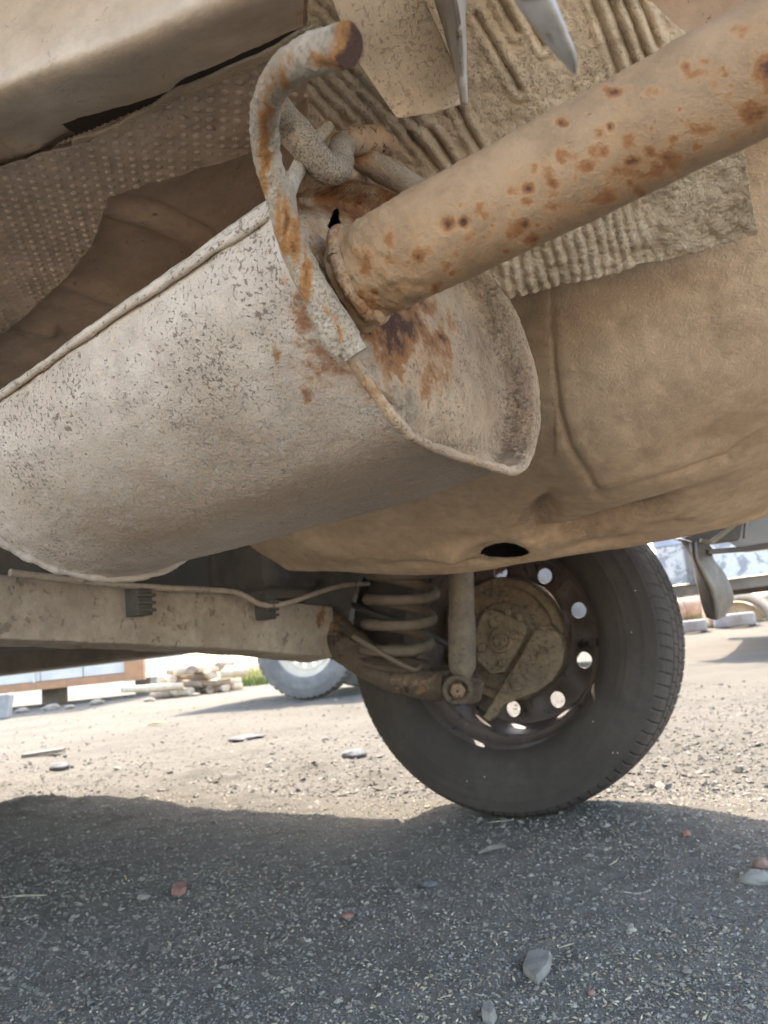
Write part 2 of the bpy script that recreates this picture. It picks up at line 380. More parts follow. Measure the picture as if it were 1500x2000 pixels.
well = part('spare_wheel_well', grid_mesh('spare_wheel_well', G, M_well, well_disp, holes=[HOLE], attrs={'grime_shade': lambda P, px, N: .6 * spots(px, [(1045, 1020, 60, .8, 40), (1240, 1000, 100, .8, 18), (880, 1088, 130, .7, 18), (700, 1090, 170, .6, 24), (1130, 1045, 110, .8, 18), (985, 1075, 75, 1, 24), (1420, 850, 80, .35, 34), (1085, 740, 18, .4, 160)], P)}))  # dirt stains, with shade of dents and crease painted in as well
# dark backing painted as the shade inside the drain hole
hc = np.array([at(985, 1074, .96)])[0]
G = np.stack([np.array([at(985 + s * 75 * math.cos(a), 1070 + s * 34 * math.sin(a) - k * 14, dd) for a in np.linspace(0, 2 * np.pi, 24, endpoint=False)]) for s, k, dd in ((1, 0, 1.05), (.9, 1, 1.1), (.01, 1, 1.12))])
part('drain_shade', grid_mesh('drain_shade', G, M_recess, wrap=True, face_cam=False), well)

# ---- floor above the muffler
fl_poly = [(-400, 380), (-150, 352), (60, 300), (165, 268), (350, 176), (600, 62), (600, -200), (1900, -200), (1900, 500), (1000, 620), (640, 620), (300, 800), (-400, 1000)]
G = patch([[onz(x, y + dy, z + dz) for x, z in ((-420, .60), (-200, .60), (0, .60), (200, .60), (400, .605), (600, .61))] for dy, y, dz in
           ((0, 180, .0), (0, 300, .0), (0, 450, .0), (0, 600, .0), (0, 760, .0), (0, 860, -.02))], 160, 200)
def floor_disp(P, px, N):
    h = (fbm(P, 14, 3, 2) - .5) * .006
    d = seg_d(px, [(150, 385), (300, 420), (400, 470)]); h += .005 * gauss(d, 16) - .003 * gauss(d - 26, 8)
    d = seg_d(px, [(-100, 505), (120, 540), (260, 590)]); h += .005 * gauss(d, 12)
    d = seg_d(px, [(-100, 600), (100, 640)]); h += .006 * gauss(d, 10)
    return h
solidify(part('floor_pan', grid_mesh('floor_pan', G, M_floor, floor_disp, trim=[(-400, 352), (-150, 352), (60, 300), (165, 262), (345, 180), (640, 40), (640, 1000), (-500, 1000)])), .002)
# smooth body panel in the upper right corner
G = patch([[at(x, y, d) for x, d in ((1020, .50), (1350, .47), (1550, .44), (1750, .43))] for y in (-150, 0, 120, 320)], 40, 60)
part('boot_floor', grid_mesh('boot_floor', G, M_floor, lambda P, px, N: (fbm(P, 12, 3, 4) - .5) * .006, trim=[(1060, -150), (1760, -150), (1760, 100), (1500, 150), (1345, 160), (1200, 110), (1060, 40)]))

# ---- heat shields (embossed foil)
CARC = lambda P: (P - W0) @ CB.T
def dimple_disp(P, px, N):
    c = CARC(P); s = 2 * np.pi / .0098
    b = np.cos(c[:, 0] * s + .3 * np.sin(c[:, 1] * 20)) * np.cos(c[:, 1] * s + .3 * np.sin(c[:, 0] * 17))
    return .0011 * np.clip(b * 1.7 - .7, 0, 1) * sstep(.2, .5, fbm(P, 16, 3, 33)) + (fbm(P, 25, 3, 3) - .5) * .006 + (fbm(P, 140, 2, 34) - .5) * .001
G = patch([[onz(x, y, z) for x, z in ((-180, .588), (0, .588), (180, .586), (360, .586), (640, .588))] for y in (40, 170, 300, 430, 580, 760)], 700, 520)
solidify(part('heat_shield', grid_mesh('heat_shield', G, M_shield2, dimple_disp,
         trim=[(-120, 365), (60, 302), (165, 272), (350, 182), (430, 140), (600, 62), (610, 130), (560, 274), (520, 287), (440, 311), (330, 345), (212, 382), (196, 430), (180, 480), (150, 520), (110, 560), (50, 612), (0, 655), (-120, 740)])), .0012)
# flange strip below the rail
G = patch([[onz(x, y + o, .583 + o * .0002) for x, y in ((140, 276), (215, 250), (262, 225), (350, 174), (480, 116), (610, 56))] for o in (-4, 4, 14)], 10, 60)
solidify(part('shield_flange', grid_mesh('shield_flange', G, M_shield, lambda P, px, N: (fbm(P, 60, 3, 9) - .5) * .004)), .0015)

rib_poly = [(545, 140), (600, 60), (610, -160), (1180, -160), (1262, 0), (1300, 30), (1345, 72), (1400, 180), (1452, 300), (1466, 380), (1481, 458), (1440, 470), (1395, 482), (1300, 507), (1250, 516), (1200, 533), (1140, 545),
            (1100, 553), (1050, 568), (990, 582), (965, 545), (880, 560), (700, 520), (540, 420)]
def rib_disp(P, px, N):
    x, y = px[:, 0], px[:, 1]
    h = (fbm(P, 28, 4, 11) - .5) * .008
    # diagonal ribs, upper left
    ph = ((x - 640) * 1.02 - (y - 120)) / 1.43
    wl = sstep(1000, 800, x + y * .2)
    w1 = wl * sstep(-40, 10, ph + 70) * sstep(190, 60, ph)
    h += .0012 * w1 * np.sin(ph * 2 * np.pi / 25 + 2.5 * (fbm(P, 18, 2, 4) - .5)) * (.9 + .35 * np.sin((x + y) / 21 * 1.9 + 3 * fbm(P, 40, 2, 44)))
    # lower right block: close ribs crossed by rows near the edge
    w2 = sstep(930, 990, x) * sstep(330, 400, y - (x - 1000) * -.3) 
    ph2 = x - 1000 - (y - 500) * .22 - 20 * (fbm(P, 30, 2, 6) - .5)
    wr = w2 * sstep(1330, 1180, x)
    h += .0011 * wr * np.sin(ph2 * 2 * np.pi / 22) * (.4 + 1.1 * fbm(P, 22, 2, 14))
    row_ = y - (580 - (x - 990) * .245)
    h += .0003 * w2 * sstep(1380, 1150, x) * (.3 + 1.2 * fbm(P, 20, 2, 15)) * np.sin((row_ + 10 * (fbm(P, 30, 2, 7) - .5)) * 2 * np.pi / 26) * sstep(-75, -45, row_) * sstep(980, 1040, x)
    # long beads, upper right
    for (x0, y0, x1, y1) in [(930, 30, 1015, 175), (975, 0, 1010, 60), (1010, 0, 1060, 90), (1190, 0, 1240, 130), (1215, -10, 1262, 110), (1245, -10, 1285, 90), (1145, -30, 1210, 150), (880, 190, 960, 330), (840, 250, 905, 350), (800, 260, 880, 360)]:
        d = seg_d(px, [(x0, y0), (x1, y1)]); h += -.0028 * gauss(d, 6) + .0022 * gauss(d - 14, 8)
    h += (fbm(P, 150, 3, 12) - .5) * .0032 + (fbm(P, 60, 2, 16) - .5) * .003 + (fbm(P, 260, 2, 17) - .5) * .0016
    return h
G = patch([[at(x, y, d) for x, y, d in r] for r in [
    [(480, -180, .42), (700, -180, .425), (900, -180, .425), (1100, -180, .42), (1300, -180, .41), (1500, -180, .40)],
    [(480, 0, .43), (700, 0, .44), (900, 0, .44), (1100, 0, .435), (1300, 0, .43), (1500, 0, .42)],
    [(480, 160, .45), (700, 160, .462), (900, 160, .46), (1100, 150, .455), (1300, 140, .45), (1500, 120, .44)],
    [(480, 320, .48), (700, 320, .49), (900, 320, .49), (1100, 310, .48), (1300, 290, .475), (1520, 260, .465)],
    [(480, 460, .52), (700, 480, .525), (900, 470, .52), (1100, 450, .51), (1300, 420, .505), (1520, 380, .495)],
    [(480, 600, .56), (700, 620, .56), (940, 600, .555), (1100, 575, .545), (1300, 530, .535), (1520, 470, .525)]]], 420, 560)
solidify(part('heat_shield', grid_mesh('heat_shield', G, M_shield, rib_disp, trim=rib_poly)), .0012)

# ---- chassis rail at top left: lofted from its edges
def redge(pts, n=7): return crom(np.array([onz(*p) for p in pts]), n)
G = patch([redge([(-300, 430, .60), (0, 330, .60), (300, 195, .598), (600, 48, .598)]),
           redge([(-300, 395, .588), (0, 268, .583), (120, 240, .578), (330, 168, .572), (598, 48, .572)]),
           redge([(-300, 365, .577), (0, 240, .566), (120, 205, .562), (330, 128, .558), (598, 5, .558)]),
           redge([(-300, 330, .568), (0, 190, .557), (120, 150, .553), (330, 72, .55), (600, -60, .55)]),
           redge([(-300, 270, .572), (0, 130, .565), (120, 80, .562), (330, -10, .560), (600, -150, .560)]),
           redge([(-300, 160, .60), (0, 30, .598), (120, -30, .596), (330, -130, .594), (600, -280, .594)]),
           redge([(-300, 60, .64), (0, -110, .65), (120, -170, .65), (330, -260, .65), (600, -400, .65)])], 160, 200)
part('chassis_rail', grid_mesh('chassis_rail', G, M_rail, lambda P, px, N: (fbm(P, 22, 3, 21) - .5) * .005 + .006 * gauss(np.hypot(px[:, 0] - 40, (px[:, 1] - 275) * 1.6), 60) * fbm(P, 60, 3, 5),
     trim=[(-300, 500), (-20, 345), (62, 296), (148, 262), (120, 241), (160, 228), (250, 203), (330, 172), (360, 152), (480, 102), (592, 54), (592, -500), (-400, -500)],
     attrs={'rust': lambda P, px, N: spots(px, [(30, 290, 110, .55, 50), (10, 320, 40, .8, 20), (590, 30, 40, .5, 40)], P)}))
# flat dark sheet put in for the shade inside the rail slot
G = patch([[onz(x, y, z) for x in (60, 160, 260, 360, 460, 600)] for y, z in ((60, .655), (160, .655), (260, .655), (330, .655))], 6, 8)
part('slot_shade', grid_mesh('slot_shade', G, M_recess))
# ---- mounting plate with bent edge, top centre
pl = [(540, -340), (618, -80), (648, 0), (688, 105), (725, 160), (775, 232), (845, 222), (908, 202), (880, 110), (830, 0), (800, -80), (740, -340)]
V, Fs = prism([tocar(at(x, y, .385 + .00008 * (x - 640) + .00006 * y)) for x, y in pl], tocar(at(700, 60, .388)) - tocar(at(700, 60, .385)))
bevel(part('mounting_plate', fixn(mesh('mounting_plate', V, Fs, M_plate, False))), .001)
G = patch([[at(x, y, d) for x, y, d in r] for r in [[(818, -100, .40), (850, -10, .405), (885, 100, .405), (906, 203, .405)], [(838, -100, .35), (872, -10, .36), (893, 90, .375), (905, 200, .392)], [(850, -100, .33), (888, -10, .34), (900, 90, .365), (907, 204, .39)], [(870, -100, .40), (905, -10, .41), (905, 90, .415), (908, 204, .41)]]], 24, 40)
solidify(part('plate_flange', grid_mesh('plate_flange', G, M_steelgrey, lambda P, px, N: (fbm(P, 70, 3, 5) - .5) * .003)), .0012)
# blurred strip hanging close to the lens
G = tube_grid([at(905, -420, .36), at(960, -200, .24), at(1000, -90, .203), at(1040, -10, .205), at(1085, 70, .21), at(1108, 110, .213), at(1122, 142, .216)], [.012, .011, .0105, .0100, .0070, .0048, .0012], 80, 24, .35, up=A(1, 0, .6))
part('hanging_strap', grid_mesh('hanging_strap', G, M_steelgrey, wrap=True, face_cam=False))

# ---- muffler
MV = ray(-1433, 1700); MD = MV / np.linalg.norm(MV)         # muffler axis, running forward under the car
MC = at(690, 548, .385)
def onm(px, py, off=0.0):
    r = ray(px, py); return CAM + r * (((MC + MD * off - CAM) @ MD) / (r @ MD))
lip = [(545, 374), (548, 440), (572, 520), (622, 606), (680, 692), (738, 776), (798, 846), (870, 880), (940, 902), (996, 917), (1026, 892), (1042, 810), (1034, 725), (1004, 632), (960, 546), (900, 470), (830, 408), (750, 366), (660, 345), (585, 348)]
lipP = np.array([onm(*p) for p in lip])
NS = 480
lip3 = crom(np.concatenate([lipP, lipP[:1]]), NS + 1)[:NS]
cen = lip3.mean(0)
MLEN = .335
kk = np.arange(NS); gk = np.exp(-(np.minimum(kk, NS - kk) / 52.0) ** 2); gk = gk / gk.sum()
far3 = np.stack([np.real(np.fft.ifft(np.fft.fft(lip3[:, i]) * np.fft.fft(gk))) for i in range(3)], -1)
far3 = cen + (far3 - cen) * 1.045
def ring_at(u): return lip3 * (1 - u) + far3 * u
ts = np.concatenate([np.linspace(0, .012, 4), np.linspace(.018, MLEN - .012, 130), np.linspace(MLEN - .009, MLEN, 5)])
ring = []
for tt in ts:
    flare = 1 + .030 * np.exp(-(tt / .007) ** 2) + .030 * np.exp(-((MLEN - tt) / .006) ** 2) - .012
    bow = 1 + .02 * math.sin(math.pi * tt / MLEN)
    ring.append(cen + (ring_at(sstep(0, 1, tt / MLEN)) - cen) * flare * bow + MD * tt)
G = np.array(ring)
rust_m = lambda P, px, N: spots(px, [(585, 590, 26, 1, 45), (600, 640, 34, .95, 60), (625, 700, 45, .8, 40), (598, 770, 22, 1, 20), (650, 730, 40, .75, 30), (545, 690, 14, .7, 30), (700, 760, 40, .55, 40), (760, 830, 60, .35, 40), (560, 560, 30, .5, 60)], P) * (((P - MC) @ MD) < .09)
def muff_disp(P, px, N):
    h = (fbm(P, 10, 2, 31) - .5) * .006 + (fbm(P, 110, 3, 32) - .5) * .0016
    return h
grime_shade = lambda P, px, N: np.clip(1.35 * spots(px, [(600, 930, 430, 1, 190), (850, 900, 300, 1, 120), (300, 1000, 260, .9, 130), (640, 790, 200, .7, 120)]) * (.25 + 1.2 * fbm(P, 22, 4, 33)), 0, 1)  # brown dirt over the lower half of the muffler
me = grid_mesh('muffler', G, M_muff, muff_disp, wrap=True, attrs={'rust': rust_m, 'crust': grime_shade}, face_cam=False)
muff = part('muffler', me)
# end cap, dished behind the rolled lip
cpt = MC + MD * .004
inner = []
for s, o in ((1.015, .0005), (1.0, -.0025), (.985, -.0015), (.972, .005), (.960, .013), (.94, .017), (.88, .017), (.78, .012), (.66, .006), (.50, .004), (.36, .002), (.18, -.002), (.02, -.004)):
    inner.append(cen + (cpt - cen) * (1 - s) + (lip3 - cen) * s + MD * o)
G = patch(np.array(inner), 220, NS)
CAPHOLE = [(650, 412), (660, 405), (664, 425), (672, 440), (668, 458), (655, 456), (640, 440), (645, 432)]
def cap_disp(P, px, N):
    k = spots(px, [(760, 790, 95, 1, 70), (720, 700, 50, .7, 60)], P)
    return (fbm(P, 40, 3, 41) - .5) * .004 + k * (fbm(P, 120, 4, 42) - .35) * .009 + (fbm(P, 200, 2, 43) - .5) * .0018
me = grid_mesh('end_cap', G, M_cap, cap_disp, wrap=True, holes=[CAPHOLE], attrs={
    'rust': lambda P, px, N: spots(px, [(800, 630, 70, 1.3, 95), (775, 690, 60, .9, 70), (725, 645, 60, .8, 45), (840, 650, 50, .8, 110), (760, 725, 70, .55, 40), (690, 420, 95, 1.0, 75), (845, 720, 30, .5, 90), (780, 360, 80, .8, 50), (620, 520, 50, .5, 90)], P),
    'crust': lambda P, px, N: spots(px, [(760, 790, 95, 1, 70), (720, 690, 60, .8, 60)], P),
    'grime_shade': lambda P, px, N: np.maximum(spots(px, [(965, 640, 40, .9, 70), (1005, 760, 32, 1, 90), (1000, 860, 40, 1, 60), (900, 870, 70, .8, 30), (700, 640, 50, .8, 60), (660, 420, 70, 1, 90)], P), 0)})  # corroded crust on the rim; recess behind the hook darkened too
part('end_cap', me, muff)
G = np.array([cen + (far3 - cen) * s + MD * (MLEN + o) for s, o in ((1.0, .002), (.98, .006), (.94, .0), (.6, -.004), (.02, -.004))])
part('end_cap', grid_mesh('end_cap_far', G, M_cap, wrap=True, face_cam=False), muff)
# rolled seam on the upper edge and the welded far rim
i_s = 1
sp = [lip3[int(NS * 1.0 / 20)]]
s0 = onm(532, 408); s1 = None
seam0 = lip3[np.argmin(np.linalg.norm(proj(lip3) - A(546, 408), axis=1))]
si = int(np.argmin(np.linalg.norm(proj(lip3) - A(546, 408), axis=1)))
path = [cen + (ring_at(sstep(0, 1, t / MLEN))[si] - cen) * (1.004 + .02 * math.sin(math.pi * t / MLEN)) + MD * t for t in np.linspace(.0, MLEN, 9)]
part('seam', tube_mesh('seam', path, [.0025] * 9, 160, 14, M_muff, lambda P, px, N: (fbm(P, 90, 3, 51) - .5) * .0022), muff)
wl = np.concatenate([lip3, lip3[:1]])
path = cen + (np.concatenate([far3, far3[:1]])[::6] - cen) * 1.022 + MD * (MLEN - .002)
part('weld_rim', tube_mesh('weld_rim', path, [.0032] * len(path), 500, 8, M_weld, lambda P, px, N: (fbm(P, 130, 3, 52) - .5) * .004, cap=False), muff)
part('rim_roll', tube_mesh('rim_roll', cen + (wl[::4] - cen) * 1.018 - MD * .001, [.0030] * len(wl[::4]), 500, 10, M_cap, lambda P, px, N: (fbm(P, 130, 3, 53) - .5) * .0022, cap=False, attrs={'rust': rust_m}), muff)

# ---- tail pipe
p0, p1 = at(712, 533, .377), at(1400, 180, .300)
pd = p1 - p0
path = [p0 - pd * .05, p0, p0 + pd * .18, p0 + pd * .5, p0 + pd, p0 + pd * 1.5, p0 + pd * 2.2]
rads = [.0215, .0222, .0236, .0240, .0243, .0243, .0243]
pipe_spots = [(868, 436, 22, 1.25), (906, 437, 18, 1.2), (825, 497, 26, .9), (760, 462, 18, .75, 26), (1095, 238, 20, 1.1, 14), (1120, 310, 22, .55), (1012, 445, 30, .85, 20), (940, 408, 18, .6), (1070, 345, 26, .6), (1175, 382, 40, .85, 22), (1160, 300, 20, .5), (1190, 175, 22, .9, 16),
              (1265, 180, 34, .6, 20), (1345, 135, 20, .85, 34), (1370, 150, 48, .7, 20), (1375, 245, 55, .95, 34), (1460, 222, 50, .95, 34), (1300, 310, 40, .8, 24), (1490, 150, 40, .95, 50), (1250, 345, 80, .45, 20), (1440, 60, 26, .5), (1110, 400, 60, .4, 20), (730, 600, 60, .55, 26), (700, 520, 30, .45, 60), (800, 560, 60, .4, 24), (1225, 270, 18, .5), (955, 425, 14, .7), (1000, 370, 16, .6), (1040, 330, 14, .55)]
_pr = np.random.default_rng(5)
for _k in range(120):
    _x = _pr.uniform(700, 1480); _c = 545 - (_x - 690) * .515; _o = _pr.triangular(-80, 75, 105)
    pipe_spots.append((_x, _c + _o * (1 + (_x - 700) / 2600), _pr.uniform(5, 20), _pr.uniform(.35, .95)))
def pipe_disp(P, px, N):
    t = ((P - p0) @ pd) / (pd @ pd)
    k = sstep(.36, .02, t)
    return (fbm(P, 60, 3, 61) - .5) * .0016 + k * (fbm(P, 140, 4, 62) - .45) * .005 - .0012 * spots(px, [s for s in pipe_spots if s[3] > 1])
part('tail_pipe', tube_mesh('tail_pipe', path, rads, 420, 128, M_pipe, pipe_disp, attrs={'rust': lambda P, px, N: spots(px, pipe_spots, P)}))
wr = [p0 - pd * .012 + .0228 * (math.cos(a) * nrm(np.cross(pd, Z)[None])[0] + math.sin(a) * nrm(np.cross(pd, np.cross(pd, Z))[None])[0]) for a in np.linspace(0, 2 * np.pi, 40)]
part('joint_weld', tube_mesh('joint_weld', wr, [.0032] * 40, 240, 14, M_cap, lambda P, px, N: (fbm(P, 170, 3, 64) - .5) * .0035, cap=False, attrs={'rust': lambda P, px, N: np.full(len(P), .45)}))
# stub of the inner pipe below the joint
part('pipe_collar', tube_mesh('pipe_collar', [at(690, 575, .392), at(716, 600, .378), at(742, 622, .371)], [.0125, .0135, .0008], 40, 40, M_pipe, lambda P, px, N: (fbm(P, 120, 3, 63) - .5) * .004))

# ---- hanger rod and hook
hp = [(694, 694, .3505), (668, 655, .3495), (635, 600, .346), (600, 535, .343), (565, 455, .336), (540, 370, .33), (521, 300, .322), (517, 235, .308), (530, 180, .290), (560, 136, .268), (602, 110, .246), (676, 86, .226)]
rr = [.0058, .0075, .0070, .0062, .0059, .0058, .0058, .0058, .0058, .0058, .0059, .0061]
hr = lambda P, px, N: 1.25 * sstep(652, 690, px[:, 0]) * (px[:, 1] < 150) + spots(px, [(620, 120, 50, .9, 26), (640, 105, 30, .6), (525, 205, 14, .8, 60), (540, 420, 14, .7, 110), (575, 470, 16, .8, 70), (640, 610, 12, .9, 60), (600, 540, 14, .7, 50), (682, 88, 46, 1.5, 60), (514, 260, 14, .85, 110), (520, 345, 12, .85, 80), (556, 440, 14, .95, 80), (600, 545, 16, .95, 70), (655, 640, 14, .9, 50), (560, 150, 16, .7, 50)], P)
hang = part('exhaust_hanger', tube_mesh('exhaust_hanger', [at(*p) for p in hp], rr, 420, 64, M_rod, lambda P, px, N: (fbm(P, 380, 3, 71) - .5) * .0012 + (fbm(P, 60, 2, 73) - .5) * .0006, attrs={'rust': hr}))
part('weld_bead', tube_mesh('weld_bead', [at(612, 590, .345), at(632, 625, .3455), at(648, 660, .347), at(660, 692, .349)], [.003, .0055, .0058, .0035], 80, 40, M_rod, lambda P, px, N: (fbm(P, 230, 3, 72) - .5) * .0030), hang)
hk = [(528, 205, .338), (560, 240, .352), (590, 275, .357), (620, 312, .36), (645, 332, .363), (664, 322, .370), (664, 298, .380), (672, 283, .392)]
part('hanger_hook', tube_mesh('hanger_hook', [at(*p) for p in hk], [.0074, .0078, .0076, .0074, .0072, .0068, .0064, .0062], 200, 40, M_rod2, lambda P, px, N: (fbm(P, 170, 3, 74) - .5) * .0018))
part('hanger_bracket', tube_mesh('hanger_bracket', [at(664, 284, .393), at(700, 276, .405), at(735, 276, .415), at(764, 284, .424)], [.006, .0076, .0076, .0052], 70, 36, M_bracket, lambda P, px, N: (fbm(P, 130, 3, 75) - .5) * .0028))
part('bracket_arm', tube_mesh('bracket_arm', [at(680, 295, .412), at(735, 325, .412), at(790, 357, .41), at(860, 395, .41)], [.0062, .0068, .0068, .0066], 70, 36, M_rod2, lambda P, px, N: (fbm(P, 130, 3, 76) - .5) * .0022,
     attrs={'rust': lambda P, px, N: spots(px, [(700, 305, 50, .9), (690, 330, 50, .6)], P)}))
part('hanger_brace', tube_mesh('hanger_brace', [at(640, 250, .395), at(600, 300, .372), at(566, 372, .35), at(572, 440, .347), at(590, 500, .347)], [.0035, .0038, .0034, .003, .003], 80, 24, M_rod, lambda P, px, N: (fbm(P, 170, 3, 77) - .5) * .0012))

# ---- rear axle beam
FB = .25
bt = [(650, 1182, 1287), (620, 1179, 1284), (540, 1170, 1277), (460, 1160, 1271), (300, 1145, 1262), (150, 1132, 1257), (0, 1120, 1252), (-200, 1100, 1243), (-420, 1080, 1235)]
sec = []
for x, y0, y1 in bt:
    a, b_ = onf(x, y0, FB), onf(x, y1, FB); h = b_ - a
    sec.append([a + F * .075 + h * .05, a + F * .03 + h * .0, a + F * .006 + h * .015, a + h * .10, a + h * .5 - F * .002, a + h * .9, a + h * .985 + F * .006, b_ + F * .03, b_ + F * .075 - h * .05, a + h * .5 + F * .078])
sec = np.array(sec)
G = np.swapaxes(crom(np.swapaxes(np.concatenate([sec, sec[:, :1]], 1), 0, 1), 81), 0, 1)[:, :80]
G = crom(G, 160)
beam = part('rear_axle', grid_mesh('rear_axle', G, M_axle, lambda P, px, N: (fbm(P, 16, 3, 81) - .5) * .006 + (fbm(P, 90, 3, 82) - .5) * .0016, wrap=True, face_cam=False,
     attrs={'rust': lambda P, px, N: spots(px, [(628, 1200, 12, .9, 30), (640, 1250, 14, .4, 50)], P)}))
bp = [(20, 1118), (160, 1135), (300, 1147), (400, 1152), (455, 1156), (482, 1166), (508, 1180), (540, 1182), (580, 1172), (620, 1158), (670, 1144), (720, 1140)]
part('brake_pipe', tube_mesh('brake_pipe', [onf(x, y, FB - .028) for x, y in bp], [.0042] * len(bp), 160, 12, M_axle), beam)
for (x, y, s) in ((271, 1172, 1.0), (518, 1186, .95)):
    c = onf(x, y, FB - .014); ps = [box(c, L * .0125 * s, Z * .021 * s, F * .012)]
    for k in range(4): ps.append(box(c + Z * (.014 - .0095 * k) * s - F * .0135, L * .0145 * s, Z * .0022, F * .004))
    V, Fs = join(ps); bevel(part('pipe_clip', fixn(mesh('pipe_clip', tocar(V), Fs, M_black, False)), beam), .0015)

# ---- trailing arm, spring, shock absorber
ap = [(625, 1226, 1.435), (668, 1252, 1.40), (715, 1290, 1.36), (770, 1322, 1.325), (825, 1335, 1.30), (872, 1338, 1.285)]
G = tube_grid([at(*p) for p in ap], [.050, .044, .036, .032, .031, .029], 110, 56, .8)
part('trailing_arm', grid_mesh('trailing_arm', G, M_arm, lambda P, px, N: (fbm(P, 30, 3, 91) - .5) * .012 + (fbm(P, 120, 3, 92) - .5) * .004, wrap=True, face_cam=False,
     attrs={'rust': lambda P, px, N: spots(px, [(820, 1335, 50, .5, 30), (640, 1205, 30, .7, 30)], P)}))
V, Fs = prism([at(x, y, 1.27) for x, y in ((843, 1312), (880, 1310), (948, 1330), (940, 1372), (915, 1378), (845, 1364))], FW * .05)
bevel(part('arm_bracket', fixn(mesh('arm_bracket', tocar(V), Fs, M_arm, False))), .006)
# coil spring: helix about a near vertical axis
sb, st = at(772, 1292, 1.34), at(792, 1070, 1.34)
ax = nrm((st - sb)[None])[0]; e1 = nrm((RT - ax * (RT @ ax))[None])[0]; e2 = np.cross(ax, e1)
turns = 4.6; tt = np.linspace(0, 1, 110)
hp3 = [sb + (st - sb) * t + (.056 + .004 * t) * (math.cos(2 * np.pi * turns * t + .7) * e1 + math.sin(2 * np.pi * turns * t + .7) * e2) for t in tt]
spring = part('coil_spring', tube_mesh('coil_spring', hp3, [.0092] * 110, 500, 16, M_spring, lambda P, px, N: (fbm(P, 90, 3, 93) - .5) * .002))
part('spring_seat', grid_mesh('spring_seat', lathe([(-.035, .004), (-.035, .035), (-.012, .040), (-.006, .066), (.003, .066), (.006, .03), (.03, .022), (.032, .002)], 40, sb, ax, e1, e2), M_arm, lambda P, px, N: (fbm(P, 70, 3, 94) - .5) * .006, wrap=True, face_cam=False), spring)
part('brake_hose', tube_mesh('brake_hose', [at(x, y, d) for x, y, d in ((690, 1243, 1.30), (715, 1258, 1.285), (760, 1285, 1.27), (795, 1303, 1.26), (812, 1308, 1.265), (824, 1300, 1.28))], [.0042, .0046, .0042, .004, .0038, .0032], 80, 12, M_spring))
part('handbrake_cable', tube_mesh('handbrake_cable', [at(x, y, d) for x, y, d in ((640, 1160, 1.5), (720, 1195, 1.45), (800, 1222, 1.42), (880, 1262, 1.40))], [.006] * 4, 60, 12, M_black))
s0, s1 = at(903, 1312, 1.245), at(899, 1020, 1.245)
axs = nrm((s1 - s0)[None])[0]; q1 = nrm((RT - axs * (RT @ axs))[None])[0]; q2 = np.cross(axs, q1)
Ls = np.linalg.norm(s1 - s0)
shock = part('shock_absorber', grid_mesh('shock_absorber', lathe([(-.012, .002), (-.012, .013), (-.004, .016), (.004, .0205), (.012, .0222), (.05, .0226), (.09, .0222), (.0905, .0208), (Ls, .0205)], 48, s0, axs, q1, q2), M_shock,
     lambda P, px, N: (fbm(P, 60, 3, 95) - .5) * .002, wrap=True, face_cam=False))
eye = at(894, 1345, 1.235); la = -FW * .8 + L * .2; la = la / np.linalg.norm(la)
w1 = nrm(np.cross(la, Z)[None])[0]; w2 = np.cross(la, w1)
part('bushing', grid_mesh('bushing', lathe([(-.03, .012), (-.03, .0235), (.014, .0245), (.018, .022), (.016, .0165), (.008, .0145), (.008, .002)], 40, eye, la, w1, w2), M_arm, lambda P, px, N: (fbm(P, 70, 3, 96) - .5) * .003, wrap=True, face_cam=False), shock)
part('bolt', grid_mesh('bolt', lathe([(.006, .0128), (.017, .0128), (.0195, .011), (.021, .007), (.0205, .002)], 6, eye, la, w1, w2), M_bracket, wrap=True, face_cam=False, smooth=False), shock)

# ---- wheel
def tyre_grid(R, half, rim_r, n, lugs, groove=.006, lug_w=.16, curve=.35):
    pr = [(half * .72, rim_r - .004), (half * .84, rim_r + .004), (half * .95, rim_r + .018), (half * 1.04, rim_r + (R - rim_r) * .45), (half * 1.03, rim_r + (R - rim_r) * .62), (half * .975, R * .945), (half * .955, R * .955), (half * .90, R * .975), (half * .80, R * .99)]
    up = crom(np.array(pr), 70)
    tr = np.stack([np.linspace(half * .80, -half * .80, 54), np.zeros(54)], 1); tr[:, 1] = R * (1 - .010 * (np.abs(tr[:, 0]) / (half * .8)) ** 2.2)
    prof = np.concatenate([up[:-1], tr, up[::-1][1:] * A(-1, 1)])
    a = np.linspace(0, 2 * np.pi, n, endpoint=False)
    pr0 = prof.copy()
    for rb in (.765, .80, .885, .90): prof[:, 0] = prof[:, 0] + np.sign(prof[:, 0]) * .0011 * np.exp(-((pr0[:, 1] / R - rb) / .006) ** 2)
    l = prof[:, 0][:, None] + 0 * a; r = prof[:, 1][:, None] + 0 * a
    al = np.abs(l) / half
    ph = (a[None] * lugs / (2 * np.pi) + np.sign(l) * curve * (al - .5) * 2) % 1.0
    rad = sstep(R * .952, R * .968, r)
    lat = (np.minimum(ph, 1 - ph) < lug_w / 2) * rad * ((al > .42))
    lat2 = (np.minimum((ph + .5) % 1, 1 - (ph + .5) % 1) < lug_w / 2) * rad * (al < .33)
    cir = ((np.abs(al - .38) < .030) | (np.abs(al) < .035) ) * rad
    for rb in (.80, .885, .915): r = r + .0009 * np.exp(-((r / R - rb) / .006) ** 2)
    r = r - groove * np.maximum(np.maximum(lat, lat2 * .7), cir)
    return l, r, a
def tyre_mesh(name, R, half, rim_r, n, lugs, mat, center, axis, e1_, e2_, space, **k):
    l, r, a = tyre_grid(R, half, rim_r, n, lugs, **k)
    G = center + l[..., None] * axis + r[..., None] * (np.cos(a)[None, :, None] * e1_ + np.sin(a)[None, :, None] * e2_)
    return grid_mesh(name, G, mat, wrap=True, face_cam=False, space=space), G
